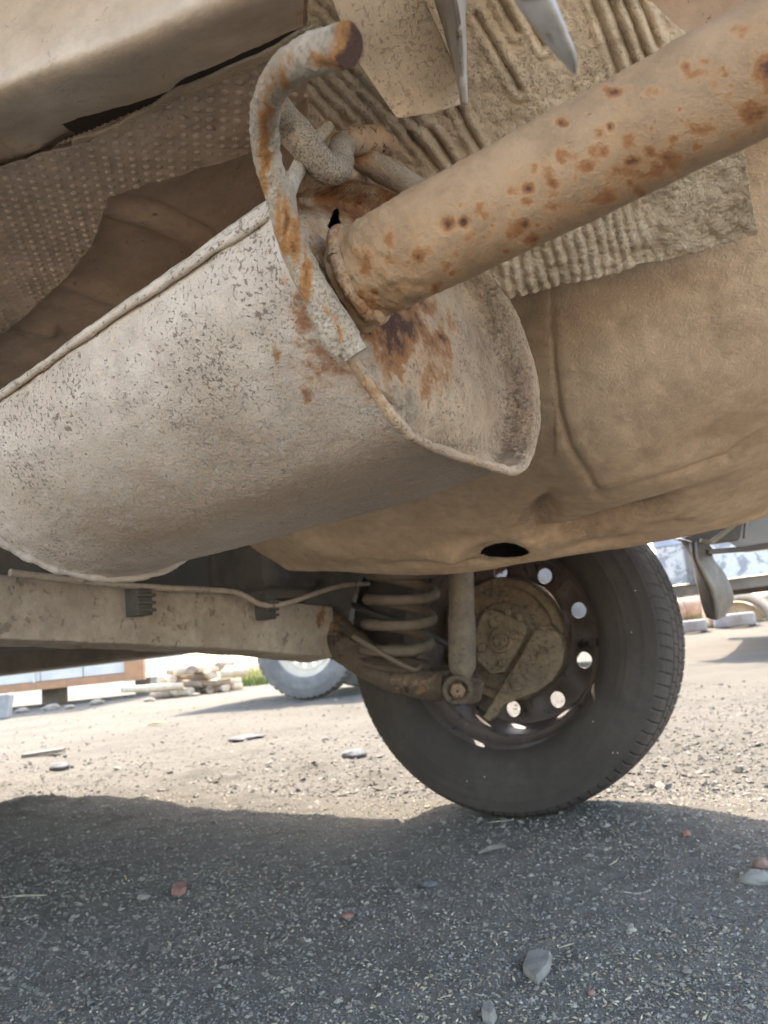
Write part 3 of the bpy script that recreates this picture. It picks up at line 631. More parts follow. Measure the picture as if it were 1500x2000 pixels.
def holed_disc(center, axis, e1_, e2_, off, r0, r1, nh, hr_, rc, phase, th, ovl=1.0):
    V = []; Fs = []
    for k in range(nh):
        a0 = phase + 2 * np.pi * k / nh; hw = np.pi / nh; m = 48; base = len(V)
        bd = []
        q = m // 4
        for i in range(q): bd.append((a0 - hw + 2 * hw * i / q, r0))
        for i in range(q): bd.append((a0 + hw, r0 + (r1 - r0) * i / q))
        for i in range(q): bd.append((a0 + hw - 2 * hw * i / q, r1))
        for i in range(q): bd.append((a0 - hw, r1 - (r1 - r0) * i / q))
        hc_ = A(rc * math.cos(a0), rc * math.sin(a0))
        for (aa, r_) in bd:
            p = A(r_ * math.cos(aa), r_ * math.sin(aa)); d = p - hc_; d = d / np.linalg.norm(d)
            tang = A(-math.sin(a0), math.cos(a0)); radd = A(math.cos(a0), math.sin(a0))
            h_ = hc_ + hr_ * (radd * (d @ radd) + tang * (d @ tang) * ovl)
            for (q2_, o) in ((p, off + .012 * ((np.linalg.norm(p) - rc) / (r1 - r0)) ** 2), (h_, off), (h_, off - th)):
                V.append(center + axis * o + e1_ * q2_[0] + e2_ * q2_[1])
        for i in range(m):
            j = (i + 1) % m
            b0, b1 = base + 3 * i, base + 3 * j
            Fs += [(b0, b1, b1 + 1, b0 + 1), (b0 + 1, b1 + 1, b1 + 2, b0 + 2)]
    return np.array(V), Fs
HUB = car(0, 0, .299)
def build_wheel(parent, center, axis, e1_, e2_, space, phase, pname='wheel', label=None):
    wh, _ = tyre_mesh('wheel', .299, .091, .190, 92 * 12, 92, M_rubber, center, axis, e1_, e2_, space, groove=.0042, lug_w=.11)
    t = obj(pname, wh, parent, label)
    pr = [(.062, .199), (.068, .1985), (.070, .195), (.066, .1905), (.058, .187), (.050, .1835), (.036, .181), (.026, .174), (.018, .1665), (-.02, .163), (-.030, .1600), (-.040, .1560), (-.0465, .1530), (-.047, .1600), (-.050, .170), (-.056, .184), (-.064, .190), (-.069, .1965), (-.066, .199)]
    G = lathe(crom(np.array(pr), 60), 160, center, axis, e1_, e2_)
    rim = obj('rim', grid_mesh('rim', G, M_rim, lambda P, px, N: (fbm(P, 40, 2, 101) - .5) * .0012, wrap=True, face_cam=False, space=space), t)
    V, Fs = holed_disc(center, axis, e1_, e2_, -.0455, .108, .1565, 9, .0145, .131, phase, .006)
    V2 = lathe([(-.0455, .1085), (-.036, .100), (-.030, .08), (-.03, .06), (-.03, .004)], 80, center, axis, e1_, e2_); f2 = gridfaces(5, 80, True)
    Vj, Fj = join([(V, Fs), (V2.reshape(-1, 3), f2)])
    obj('wheel_disc', mesh('wheel_disc', space(Vj), Fj, M_rim), t)
    return t
hpnt = onl(978, 1122, -.0455); hv = hpnt - HUB
phase = math.atan2(hv @ Z, hv @ F)
wheel = build_wheel(CAR, HUB, L, F, Z, tocar, phase)
# hairs and grit stuck on the sidewall: tiny moulding nubs
nv = []
for k in range(14):
    a = rng.uniform(0, 2 * np.pi); r = rng.uniform(.215, .275)
    c = HUB + L * .0945 + (F * math.cos(a) + Z * math.sin(a)) * r
    nv.append(box(c, L * .0008, F * .0008, Z * .0009))
V, Fs = join(nv); o = obj('moulding_nub', mesh('moulding_nub', tocar(V), Fs, M_weld, False), wheel); o['kind'] = 'stuff'
# brake backing plate, hub and shield
BC = car(.004, 0, .302)
G = lathe(crom(np.array([(-.04, .112), (-.012, .1135), (.004, .113), (.010, .109), (.010, .098), (.004, .092), (.004, .07), (.012, .062), (.014, .04), (.014, .002)]), 70), 120, BC, L, F, Z)
bplate = part('brake_plate', grid_mesh('brake_plate', G, M_brake, lambda P, px, N: (fbm(P, 45, 3, 111) - .5) * .006, wrap=True, face_cam=False))
def plate(name, pxs, l, th, mat, parent, bev=.003):
    V, Fs = prism([tocar(onl(x, y, l)) for x, y in pxs], A(0, -th, 0))
    return bevel(part(name, fixn(mesh(name, V, Fs, mat, False)), parent), bev)
plate('dust_shield', [(942, 1402), (985, 1330), (1022, 1272), (1040, 1236), (1056, 1222), (1076, 1222), (1094, 1240), (1102, 1270), (1096, 1302), (1078, 1330), (1048, 1352), (1012, 1366), (985, 1376), (968, 1400), (955, 1410)], .034, .02, M_brake, bplate)
plate('hub_flange', [(946, 1188), (985, 1196), (1022, 1216), (1030, 1232), (1008, 1272), (984, 1312), (958, 1318), (930, 1290), (924, 1240)], .040, .018, M_brake, bplate)
for (x, y, r) in ((966, 1218, .0085), (944, 1264, .009), (1006, 1240, .0085), (995, 1195, .0068), (1018, 1206, .0075), (984, 1295, .008), (1064, 1270, .006)):
    c = onl(x, y, .041); o = part('bolt', grid_mesh('bolt', lathe([(.0, r), (.006, r), (.0085, r * .8), (.0085, .001)], 6, c, L, F, Z), M_brake, wrap=True, face_cam=False, smooth=False), bplate)
c = onl(980, 1250, .041)
part('hub_boss', grid_mesh('hub_boss', lathe([(0, .023), (.007, .0225), (.009, .019), (.006, .015), (.004, .013), (.012, .0115), (.014, .009), (.014, .001)], 40, c, L, F, Z), M_brake, wrap=True, face_cam=False), bplate)
part('inspection_plug', grid_mesh('inspection_plug', lathe([(0, .016), (.004, .0155), (.002, .012), (.005, .008), (.005, .001)], 32, onl(1012, 1332, .0345), L, F, Z), M_brake, wrap=True, face_cam=False), bplate)

# ---- mud flap and torn bumper corner behind the wheel
fl_rows = [[(1330, 1050, 1.31), (1356, 1058, 1.27), (1358, 1058, 1.27), (1386, 1070, 1.31)],
    [(1347, 1080, 1.31), (1358, 1088, 1.265), (1360, 1088, 1.265), (1390, 1092, 1.315)],
    [(1358, 1112, 1.31), (1370, 1116, 1.265), (1372, 1116, 1.265), (1408, 1114, 1.325)],
    [(1366, 1150, 1.31), (1388, 1152, 1.27), (1390, 1152, 1.27), (1424, 1142, 1.335)],
    [(1374, 1184, 1.31), (1396, 1190, 1.28), (1398, 1190, 1.28), (1430, 1172, 1.335)],
    [(1382, 1206, 1.305), (1398, 1209, 1.29), (1400, 1209, 1.29), (1414, 1203, 1.32)]]
G = np.array([[at(*p) for p in r] for r in fl_rows]); G = crom(G, 60)
G = np.swapaxes(np.concatenate([G[:, 0:1] + (G[:, 1:2] - G[:, 0:1]) * u for u in np.linspace(0, 1, 12)] + [G[:, 2:3] + (G[:, 3:4] - G[:, 2:3]) * u for u in np.linspace(0, 1, 16)], 1).swapaxes(0, 1), 0, 1)
flap = solidify(part('mud_flap', grid_mesh('mud_flap', G, plain('flap_plastic', (.10, .088, .078), (.16, .13, .10), 30, .38, .001, 90, spec=.7), lambda P, px, N: (fbm(P, 25, 3, 121) - .5) * .003)), .003)
Mb = plain('bumper_plastic', (.24, .20, .15), (.31, .26, .20), 12, .6, .001, 80)
def bar(pts, hw, mat, name, parent=CAR):
    ps = []
    for (a, b_) in zip(pts[:-1], pts[1:]):
        c = (a + b_) / 2; d = (b_ - a) / 2; s = np.cross(nrm(d[None])[0], FW); s = s / np.linalg.norm(s)
        ps.append(box(c, d * 1.02, s * hw, FW * hw * 1.4))
    V, Fs = join(ps); return bevel(part(name, fixn(mesh(name, tocar(V), Fs, mat, False)), parent), hw * .3)
Md2 = plain('bumper_inner', (.10, .085, .07), (.15, .125, .10), 12, .7, .001, 80)
V, Fs = prism([at(x, y, 1.30) for x, y in ((1330, 1054), (1376, 1066), (1560, 1040), (1700, 1015), (1700, 940), (1500, 960), (1420, 1020))], FW * .05)
bump_o = bevel(part('bumper_corner', fixn(mesh('bumper_corner', tocar(V), Fs, Md2, False))), .004)
bar([at(1368, 1056, 1.27), at(1388, 1060, 1.26), at(1432, 1026, 1.25), at(1440, 1010, 1.25)], .0035, Mb, 'bumper_rib', bump_o)
bar([at(1458, 1016, 1.27), at(1455, 1052, 1.26)], .0025, Mb, 'bumper_rib', bump_o)
bar([at(1382, 1078, 1.26), at(1460, 1072, 1.25), at(1600, 1050, 1.22)], .004, Md2, 'bumper_lip', bump_o)
V, Fs = prism([at(x, y, 1.29) for x, y in ((1366, 1062), (1392, 1086), (1392, 1072), (1384, 1062))], FW * .03)
part('bumper_tab', fixn(mesh('bumper_tab', tocar(V), Fs, Md2, False)), bump_o)

# ---- body shell over the camera: sides, roof, ends (hollow, open below)
LR, LL = -.105, 1.47
def arc(fc, r, n=14): return [(fc + r * math.cos(a), .30 + r * math.sin(a)) for a in np.linspace(np.pi - .13, .13, n)]
top = [(3.30, .62), (3.15, .80), (2.2, .96), (1.45, 1.38), (.5, 1.42), (.05, 1.05), (-.62, 1.0), (-.68, .86)]
side = [(-.68, .40), (-.41, .405)] + arc(0, .37)[3:] + [(.40, .345), (2.05, .345)] + arc(2.42, .345) + [(2.80, .345), (3.25, .38)] + top
side_l = [(-.68, .80), (-.30, .80), (.20, .70), (.33, .50)] + [(.40, .345), (2.05, .345)] + arc(2.42, .345) + [(2.80, .345), (3.25, .38)] + top  # unseen left side cut high and tail cut short to let light in
for l, sd_, th in ((LR, side, .03), (LL, side_l, -.03)):
    V, Fs = prism([A(f, l, z) for f, z in sd_], A(0, th, 0))
    part('side_panel', fixn(mesh('side_panel', V, Fs, M_body, False)))
ol = [(-.66, .86), (-.61, .99), (.06, 1.04), (.51, 1.41), (1.44, 1.37), (2.19, .95), (3.13, .79), (3.28, .62), (3.24, .38)]
ps = []
for (a, b_) in zip(ol[:-1], ol[1:]):
    ps.append(([A(a[0], LR + .031, a[1]), A(b_[0], LR + .031, b_[1]), A(b_[0], LL - .031, b_[1]), A(a[0], LL - .031, a[1])], [(0, 1, 2, 3)]))
V, Fs = join(ps); solidify(part('roof_panel', mesh('roof_panel', V, Fs, M_body, False)), .01)
# inner floor ahead of the axle, tank, wheel arch liner
def cbox(f0, f1, l0, l1, z0, z1): return box(A((f0 + f1) / 2, (l0 + l1) / 2, (z0 + z1) / 2), A((f1 - f0) / 2, 0, 0), A(0, (l1 - l0) / 2, 0), A(0, 0, (z1 - z0) / 2))
V, Fs = cbox(.95, 3.2, LR + .033, LL - .033, .40, .42); part('front_floor', fixn(mesh('front_floor', V, Fs, M_dark, False)))
V, Fs = cbox(.40, 2.04, LR + .034, LR + .14, .347, .46); bevel(part('sill', fixn(mesh('sill', V, Fs, M_dark, False))), .012)
V, Fs = cbox(.48, .93, .42, 1.2, .365, .60); bevel(part('fuel_tank', fixn(mesh('fuel_tank', V, Fs, M_dark, False))), .05, 5)
V, Fs = cbox(.30, .46, -.07, .30, .43, .7); bevel(part('arm_mount', fixn(mesh('arm_mount', V, Fs, M_dark, False))), .02)
G = lathe([(-.07, .372), (.10, .373), (.155, .36), (.16, .25)], 64, car(0, 0, .302), L, F, Z)[:, 2:14]
part('wheel_arch', grid_mesh('wheel_arch', G, M_dark, face_cam=False))
V, Fs = cbox(-.66, .95, LR + .035, LL - .035, .72, .73); part('cabin_floor', fixn(mesh('cabin_floor', V, Fs, M_floor, False)))
# ------------------------------------------------------------------ ground
def axis_pts(lo, hi, step, grow, lim):
    core = np.arange(lo, hi, step); o = [core]; s = step; x = hi; r = []
    while x < lim: r.append(x); s *= grow; x += s
    r.append(lim); s = step; x = lo - step; q = []
    while x > -lim: q.append(x); s *= grow; x -= s
    q.append(-lim); return np.concatenate([np.array(q[::-1]), core, np.array(r)])
xs = axis_pts(-1.3, 1.3, .009, 1.09, 900); ys = axis_pts(.5, 3.0, .009, 1.09, 900)
def ground_h(X, Y):
    P = np.stack([X, Y, 0 * X], -1)
    near = sstep(12, 2.5, np.hypot(X, Y))
    h = (fbm(P, 3.0, 4, 201) - .5) * (.012 + .022 * sstep(.1, -.5, X)) * near + (fbm(P, 11, 4, 206) - .5) * .022 * sstep(1.5, 1.9, Y) * near + (fbm(P, 45, 3, 202) - .5) * .007 * near + (fbm(P, .5, 2, 203) - .5) * .05 * sstep(3, 10, Y) * near
    # rutted ridge at the left, raised to push the shadow edge farther out
    rd = np.exp(-((X + 1.2) / .62) ** 2 - ((Y - 1.86) / .15) ** 2); h += rd * (.062 + .05 * (fbm(P, 12, 3, 204) - .4))
    for (x, y, s, a) in ((-.25, 2.15, .10, .02), (-.62, 2.2, .16, -.03), (-.55, 2.02, .10, .025), (-.05, 1.95, .10, .02)):
        h += a * np.exp(-((X - x) ** 2 + (Y - y) ** 2) / s ** 2) * (.4 + 1.2 * fbm(P, 20, 2, 205))
    flat = np.exp(-((X - W0[0]) ** 2 + (Y - W0[1]) ** 2) / .16 ** 2); h = h * (1 - flat)
    h += sstep(5.5, 9.5, Y) * sstep(.5, 2.6, X) * .24
    return h
XX, YY = np.meshgrid(xs, ys, indexing='ij')
H = ground_h(XX.ravel(), YY.ravel())
m, t, b = new_mat('dusty_gravel_ground'); co = coord(t)
big = maprange(t, noise(t, co, 1.3, 5, .6), .35, .65); mid = noise(t, co, 26, 6, .7); fin = noise(t, co, 210, 5, .75); vfin = noise(t, co, 560, 3, .7)
dry = nt2 = None
sepn = t.nodes.new('ShaderNodeSeparateXYZ'); t.links.new(co, sepn.inputs[0])
far = maprange(t, math_(t, 'ADD', sepn.outputs[1], math_(t, 'MULTIPLY', math_(t, 'SUBTRACT', noise(t, co, 1.7, 4), .5), 1.0)), .9, 1.75)
side_ = maprange(t, math_(t, 'ABSOLUTE', sepn.outputs[0]), 1.6, 3.0); back_ = maprange(t, sepn.outputs[1], .1, -.9)
far = math_(t, 'MAXIMUM', far, math_(t, 'MAXIMUM', side_, back_))
bounce_zone = maprange(t, math_(t, 'ADD', math_(t, 'ADD', math_(t, 'MULTIPLY', sepn.outputs[0], -.51), math_(t, 'MULTIPLY', sepn.outputs[1], -.86)), noise(t, co, .8, 4)), .6, 1.4)
c_shaded = mix(t, big, (.215, .190, .155), (.30, .265, .215)); c_sunlit = mix(t, big, (.108, .096, .078), (.146, .131, .107))  # shaded foreground coloured lighter, sunlit ground darker, to even out the light
c = mix(t, far, c_shaded, c_sunlit)
c = mix(t, maprange(t, mid, .40, .68, 0, .6), c, mix(t, far, (.10, .09, .075), (.15, .13, .10)))
c = mix(t, maprange(t, fin, .56, .70, 0, .8), c, mix(t, far, (.22, .20, .165), (.26, .23, .175)))
c = mix(t, maprange(t, fin, .44, .34, 0, .75), c, mix(t, far, (.06, .054, .046), (.085, .075, .06)))
c = mix(t, bounce_zone, c, (.50, .43, .33))  # unseen pale ground added behind the camera to bounce light onto the underbody
t.links.new(c, b.inputs['Base Color']); b.inputs['Roughness'].default_value = .95; b.inputs['Specular IOR Level'].default_value = .2
bump(t, b, math_(t, 'ADD', fin, math_(t, 'MULTIPLY', vfin, .5)), .006)
GM = m
obj('ground', mesh('ground', np.stack([XX.ravel(), YY.ravel(), H], -1), gridfaces(len(xs), len(ys)), GM), kind='structure')

def gz(P): return ground_h(P[:, 0], P[:, 1])
# pebbles and chaff as merged low-poly grains
OCT_V = np.array([(1, 0, 0), (-1, 0, 0), (0, 1, 0), (0, -1, 0), (0, 0, 1), (0, 0, -1)], float)
OCT_F = np.array([(0, 2, 4), (2, 1, 4), (1, 3, 4), (3, 0, 4), (2, 0, 5), (1, 2, 5), (3, 1, 5), (0, 3, 5)])
def grains(P, size, elong, flatn, jit=.35):
    n = len(P); V = np.repeat(OCT_V[None], n, 0) * (1 + jit * rng.uniform(-1, 1, (n, 6, 3)))
    V = V + .25 * rng.uniform(-1, 1, (n, 6, 3))
    sc = np.stack([size * elong, size, size * flatn], -1)[:, None, :]; V = V * sc
    a = rng.uniform(0, 2 * np.pi, n); tl = rng.uniform(-.5, .5, n)
    ca, sa = np.cos(a)[:, None], np.sin(a)[:, None]; ct, st_ = np.cos(tl)[:, None], np.sin(tl)[:, None]
    x, y, z = V[..., 0], V[..., 1], V[..., 2]
    x, z = x * ct - z * st_, x * st_ + z * ct
    x, y = x * ca - y * sa, x * sa + y * ca
    V = np.stack([x, y, z], -1) + P[:, None]
    Fs = (OCT_F[None] + (np.arange(n) * 6)[:, None, None]).reshape(-1, 3)
    return V.reshape(-1, 3), Fs
def view_ground(n, y0, y1, pw=1.0):
    px = rng.uniform(-120, 1620, n); py = y0 + (y1 - y0) * rng.uniform(0, 1, n) ** pw
    d = ray(0, 0)[None] * 0 + FW + RT * ((px - 750) / FPX)[:, None] + UP * ((1000 - py) / FPX)[:, None]
    s = -CAMH / np.minimum(d[:, 2], -1e-3); P = CAM + d * s[:, None]; P[:, 2] = gz(P); return P
def ramp_mat(name, cols, rough=.9):
    m, t, b = new_mat(name); a = attr(t, 'tint'); r = t.nodes.new('ShaderNodeValToRGB'); r.color_ramp.interpolation = 'LINEAR'
    el = r.color_ramp.elements; el[0].position, el[0].color = cols[0][0], (*cols[0][1], 1); el[1].position, el[1].color = cols[-1][0], (*cols[-1][1], 1)
    for p, c_ in cols[1:-1]: e = el.new(p); e.color = (*c_, 1)
    t.links.new(a, r.inputs[0]); n_ = noise(t, coord(t), 400, 4); t.links.new(mix(t, maprange(t, n_, .35, .7, 0, .4), r.outputs[0], (.05, .048, .045)), b.inputs['Base Color']); b.inputs['Roughness'].default_value = rough
    return m
M_peb = ramp_mat('shaded_pebble_stone', [(0, (.14, .123, .10)), (.4, (.235, .208, .168)), (.7, (.31, .275, .22)), (.88, (.35, .297, .23)), (.93, (.21, .125, .085)), (.975, (.30, .255, .20)), (1, (.42, .37, .29))])
M_peb_sunlit = ramp_mat('sunlit_pebble_stone', [(0, (.07, .06, .05)), (.4, (.13, .115, .09)), (.8, (.20, .175, .14)), (1, (.32, .29, .23))])  # darker pebble copy for the sunlit strip, sun brightness offset in the colour
def grain_obj(name, P, size, elong, flatn, mat, lift=.3, tint=None):
    P = P.copy(); P[:, 2] += size * flatn * lift
    V, Fs = grains(P, size, elong, flatn); tn = np.repeat(tint if tint is not None else rng.uniform(0, 1, len(P)), 6)
    return obj(name, mesh(name, V, Fs, mat, False, {'tint': tn}), kind='stuff')
n = 62000; P = view_ground(n, 1535, 2080); dd = np.linalg.norm(P - CAM, axis=1)
grain_obj('gravel', P, np.clip(rng.lognormal(-.0, .5, n) * .00105, .0005, .0042) * np.clip(dd / 1.0, .6, 1.6), rng.uniform(1, 1.7, n), rng.uniform(.4, .8, n), M_peb, lift=.05)
n = 16000; P = view_ground(n, 1335, 1560, 1.0)
grain_obj('sunlit_gravel', P, np.clip(rng.lognormal(0, .5, n) * .0026, .001, .012), rng.uniform(1, 1.8, n), rng.uniform(.4, .8, n), M_peb_sunlit)
n = 7000; P = view_ground(n, 1545, 2080)
keep = fbm(P, 5.0, 3, 301) > rng.uniform(.34, .66, n); P = P[keep]; n = len(P)
M_chaff = ramp_mat('straw_chaff', [(0, (.30, .235, .14)), (.6, (.46, .37, .23)), (1, (.64, .56, .40))])
grain_obj('chaff', P, rng.uniform(.0007, .0017, n), rng.uniform(1.1, 2.4, n), rng.uniform(.4, .9, n), M_chaff, lift=1.2)

# single stones and scraps
def stone(px, py, wpx, hpx, col, label, cat='stone', name='stone', group=None, seed=0, flat=.5, depthk=1.0, yaw=0.0, angular=0.0):
    P = onz(px, py, .0); d = (P - CAM) @ FW; P[2] = gz(P[None])[0]
    n1, n2 = 26, 40; a = np.linspace(0, 2 * np.pi, n2, endpoint=False); e = np.linspace(-np.pi / 2, np.pi / 2, n1)
    D = np.stack([np.cos(e)[:, None] * np.cos(a), np.cos(e)[:, None] * np.sin(a), np.sin(e)[:, None] + 0 * a], -1).reshape(-1, 3)
    pw = 1 + angular; D2 = np.sign(D) * np.abs(D) ** (1 / pw)
    r = 1 + .6 * (fbm(D * 1.3 + seed, 1.0, 3, 400 + seed) - .5) + .22 * (fbm(D * 4 + seed, 1.0, 3, 430 + seed) - .5)
    wx = wpx * d / FPX / 2; hz = wx * flat; hy = wx * depthk
    V = D2 * r[:, None] * A(wx, hy, hz); ca, sa = math.cos(yaw), math.sin(yaw)
    V = V @ np.array([[ca, sa, 0], [-sa, ca, 0], [0, 0, 1]])
    o = obj(name, mesh(name, V, gridfaces(n1, n2, True), col), None, label, cat, group, None, P + A(0, 0, hz * .55)); return o
S_grey = plain('grey_stone', (.20, .18, .15), (.27, .24, .20), 40, .9, .001, 200)
S_pale = plain('pale_stone', (.32, .28, .22), (.40, .35, .28), 60, .9, .001, 200)
S_brown = plain('brown_stone', (.22, .13, .095), (.30, .19, .14), 60, .9, .001, 200)
S_red = plain('brick_red', (.24, .11, .085), (.30, .15, .11), 60, .9, .001, 200)
S_dark = plain('dark_stone', (.085, .085, .085), (.13, .125, .12), 60, .9, .001, 200)
S_blue = plain('blue_grey_stone', (.16, .17, .17), (.22, .23, .23), 60, .5, .0005, 200)
S_straw = plain('dry_straw', (.36, .29, .19), (.46, .39, .27), 60, .9)
S_wood = plain('weathered_wood', (.16, .138, .108), (.22, .19, .15), 60, .9, .001, 150)
def chip(pxs, hgt, mat, label, cat, name, bev):
    P = np.array([onz(x, y, 0) for x, y in pxs]); c = P.mean(0); c[2] = gz(c[None])[0]
    B = P - c; B[:, 2] = 0; n = len(B); k = rng.uniform(.93, .98, n)
    T = B * k[:, None] + A(0, .004, 0) + Z * hgt * rng.uniform(.75, 1.15, n)[:, None]; D_ = B - Z * .004
    V = np.concatenate([D_, B * 1.02 + Z * hgt * .35, T]); Fs = [tuple(range(n))[::-1], tuple(range(2 * n, 3 * n))]
    for q in (0, n): Fs += [(q + i, q + (i + 1) % n, q + n + (i + 1) % n, q + n + i) for i in range(n)]
    bevel(obj(name, fixn(mesh(name, V, Fs, mat, False)), None, label, cat, None, None, c), bev)
chip([(1022, 1896), (1032, 1868), (1052, 1862), (1079, 1868), (1073, 1893), (1050, 1920)], .006, S_grey, 'flat angular grey stone alone in the foreground gravel', 'stone', 'stone', .0005)
chip([(335, 1752), (337, 1739), (362, 1738), (364, 1750), (352, 1754)], .006, S_red, 'flat red brick chip in the dark ground on the left', 'brick chip', 'brick_chip', .0008)
chip([(942, 1990), (945, 1972), (962, 1968), (970, 1982), (962, 1998)], .008, S_grey, 'grey angular stone at the bottom edge of the picture', 'stone', 'stone', .001)
stone(1477, 1727, 62, 36, S_grey, 'long rounded grey stone at the right edge beside a brown one', seed=5, flat=.5, depthk=.55, yaw=-.12)
stone(1489, 1697, 34, 28, S_brown, 'small brown stone behind the long grey stone at the right edge', seed=8, flat=.7)
stone(1341, 1637, 18, 16, S_red, 'small reddish stone in the shade right of the tyre', seed=9, flat=.7)
stone(840, 1738, 34, 22, S_dark, 'dark grey stone in the shaded gravel below the tyre', seed=11, flat=.5)
stone(281, 1760, 24, 14, S_grey, 'small grey stone beside the red brick chip', seed=12, flat=.5)
stone(681, 1803, 22, 16, S_red, 'reddish crumb of brick in the middle of the gravel', 'brick chip', 'brick_chip', seed=14, flat=.5)
stone(1342, 1895, 20, 10, S_grey, 'small broken grey pebble right of the flat angular stone', seed=16, flat=.4)
stone(1234, 1818, 18, 9, S_pale, 'small white oval pebble right of the flat grey stone', seed=18, flat=.5)
stone(835, 1580 - 3, 0.1 + 12, 8, S_pale, 'tiny pale pebble just left of where the tyre meets the ground', seed=19)
stone(692, 1481, 50, 18, S_dark, 'grey stone lying in the sunlit dirt left of the tyre', seed=20, flat=.42)
stone(480, 1442, 74, 24, S_dark, 'dark lump of earth in the sunlit dirt beneath the axle', 'earth clod', 'earth_clod', seed=21, flat=.16, angular=-.3)
stone(305, 1548, 34, 14, S_dark, 'dark clod on the shadow edge at the left', 'earth clod', 'earth_clod', seed=22, flat=.5)
stone(118, 1505, 40, 16, S_dark, 'dark clod beside the flat board in the sunlit dirt', 'earth clod', 'earth_clod', seed=23, flat=.4)
stone(1155, 1885 + 50, 16, 12, S_brown, 'small brown pebble below and right of the flat grey stone', seed=24, flat=.6)
def stick(pts, rad, mat, label, cat, name):
    P = [onz(x, y, 0) for x, y in pts]; P = [p + A(0, 0, ground_h(A(p[0]), A(p[1]))[0] + rad * .8) for p in P]
    c = P[0].copy()
    return obj(name, tube_mesh(name, [p - c for p in P], [rad * .5] + [rad] * (len(P) - 2) + [rad * .5], 24, 8, mat, space=lambda q: q), None, label, cat, None, None, c)
stick([(935, 1672), (962, 1664), (990, 1661)], .0045, S_wood, 'short chunk of grey bark in the shade below the tyre', 'bark', 'bark_chunk')
stick([(1220, 1748), (1248, 1747), (1273, 1741)], .0010, S_straw, 'thin dry grass stalk right of centre in the foreground gravel', 'straw', 'straw_stalk')
stick([(5, 1766), (50, 1762), (92, 1758)], .0016, S_straw, 'pale dry stalk at the left edge of the dark ground', 'straw', 'straw_stalk')
stick([(955, 1609), (980, 1606), (1004, 1603)], .0011, S_straw, 'thin stalk just below the tyre contact', 'straw', 'straw_stalk')
stick([(1190, 1696), (1203, 1686), (1207, 1678)], .0010, S_straw, 'curved stalk in the gravel between tyre and right edge', 'straw', 'straw_stalk')
stick([(1092, 1852), (1108, 1847), (1120, 1842)], .0010, S_straw, 'short twig above and right of the flat grey stone', 'straw', 'straw_stalk')
P = onz(85, 1475, 0)
V, Fs = box(A(0, 0, .012), A(.085, .01, .003), A(-.006, .035, 0), A(0, 0, .008))
bevel(obj('board', fixn(mesh('board', V, Fs, S_wood, False)), None, 'flat grey board lying in the sunlit dirt at left', 'board', None, None, P + A(0, 0, gz(P[None])[0])), .002)
P = onz(308, 1419, 0)
G = patch([[A(x, y, z) for x, y, z in ((-.05, s * .0, .004), (-.03, s * .016, .010 + abs(s) * .006), (.01, s * .022, .014 + abs(s) * .008), (.05, s * .004, .02))] for s in (-1, 0, 1)], 12, 20)
solidify(obj('leaf', mesh('leaf', G.reshape(-1, 3), gridfaces(12, 20), plain('yellow_leaf', (.62, .55, .06), (.72, .66, .22), 60, .6)), None, 'curled yellow leaf on the sunlit dirt', 'leaf', None, None, P + A(0, 0, gz(P[None])[0])), .0008)

# ------------------------------------------------------------------ off-road car parked beyond
SW = onz(600, 1367, 0.0); SW[2] = 0
SUV = empty('offroad_car', SW, 'faded pink off-road car with pale steel wheels parked behind the lifted one', 'car', rz=math.radians(166))
S_pink = plain('faded_pink_paint', (.74, .40, .39), (.78, .48, .45), 3, .5)
S_tan = plain('dusty_sill_paint', (.40, .32, .23), (.48, .40, .30), 6, .8)
S_rimp = plain('pale_steel_rim', (.60, .50, .37), (.66, .57, .44), 8, .5)
S_tyre2 = plain('grey_dusty_tyre', (.145, .13, .113), (.20, .182, .16), 6, .85, .002, 60)
sp_id = lambda P: P
def suv_wheel(f, l, sgn, rz=0):
    c = A(f, l, .40); X_ = A(1, 0, 0); Y_ = A(0, 1, 0) * sgn
    me, _ = tyre_mesh('wheel', .40, .10, .235, 48 * 10, 48, S_tyre2, c, Y_, X_, Z, sp_id, groove=.016, lug_w=.34, curve=.15)
    wobj = obj('wheel', me, SUV)
    G = lathe(crom(np.array([(.075, .246), (.082, .243), (.08, .236), (.068, .230), (.05, .222), (.02, .205), (.015, .19), (.02, .178)]), 40), 96, c, Y_, X_, Z)
    obj('rim', grid_mesh('rim', G, S_rimp, wrap=True, face_cam=False, space=sp_id), wobj)
    V, Fs = holed_disc(c, Y_, X_, Z, .02, .085, .182, 12, .026, .145, .2, .006, .75)
    V2 = lathe([(.02, .0855), (.045, .07), (.05, .05), (.05, .004)], 60, c, Y_, X_, Z); Vj, Fj = join([(V, Fs), (V2.reshape(-1, 3), gridfaces(4, 60, True))])
    obj('wheel_disc', mesh('wheel_disc', Vj, Fj, S_rimp), wobj)
for f in (0, -1.70):
    suv_wheel(f, -.10, 1); suv_wheel(f, -1.45, -1)
def arc2(fc, r, n=12): return [(fc + r * math.cos(a), .40 + r * math.sin(a)) for a in np.linspace(np.pi - .25, .25, n)]
sd2 = [(-2.18, .55)] + arc2(-1.70, .46)[:-1] + [(-1.20, .50), (-.5, .50)] + arc2(0, .46) + [(.48, .56), (1.0, .60), (1.0, .98), (-.15, 1.06), (-.65, 1.55), (-2.10, 1.58), (-2.20, 1.0)]
for l, th in ((.0, -.03), (-1.55, .03)):
    V, Fs = prism([A(f, l, z) for f, z in sd2], A(0, th, 0)); obj('side_panel', fixn(mesh('side_panel', V, Fs, S_pink, False)), SUV)
    V, Fs = box(A(-.85, l + (.012 if th < 0 else -.012), .585), A(.36, 0, 0), A(0, .012, 0), A(0, 0, .085)); bevel(obj('sill', fixn(mesh('sill', V, Fs, S_tan, False)), SUV), .02)
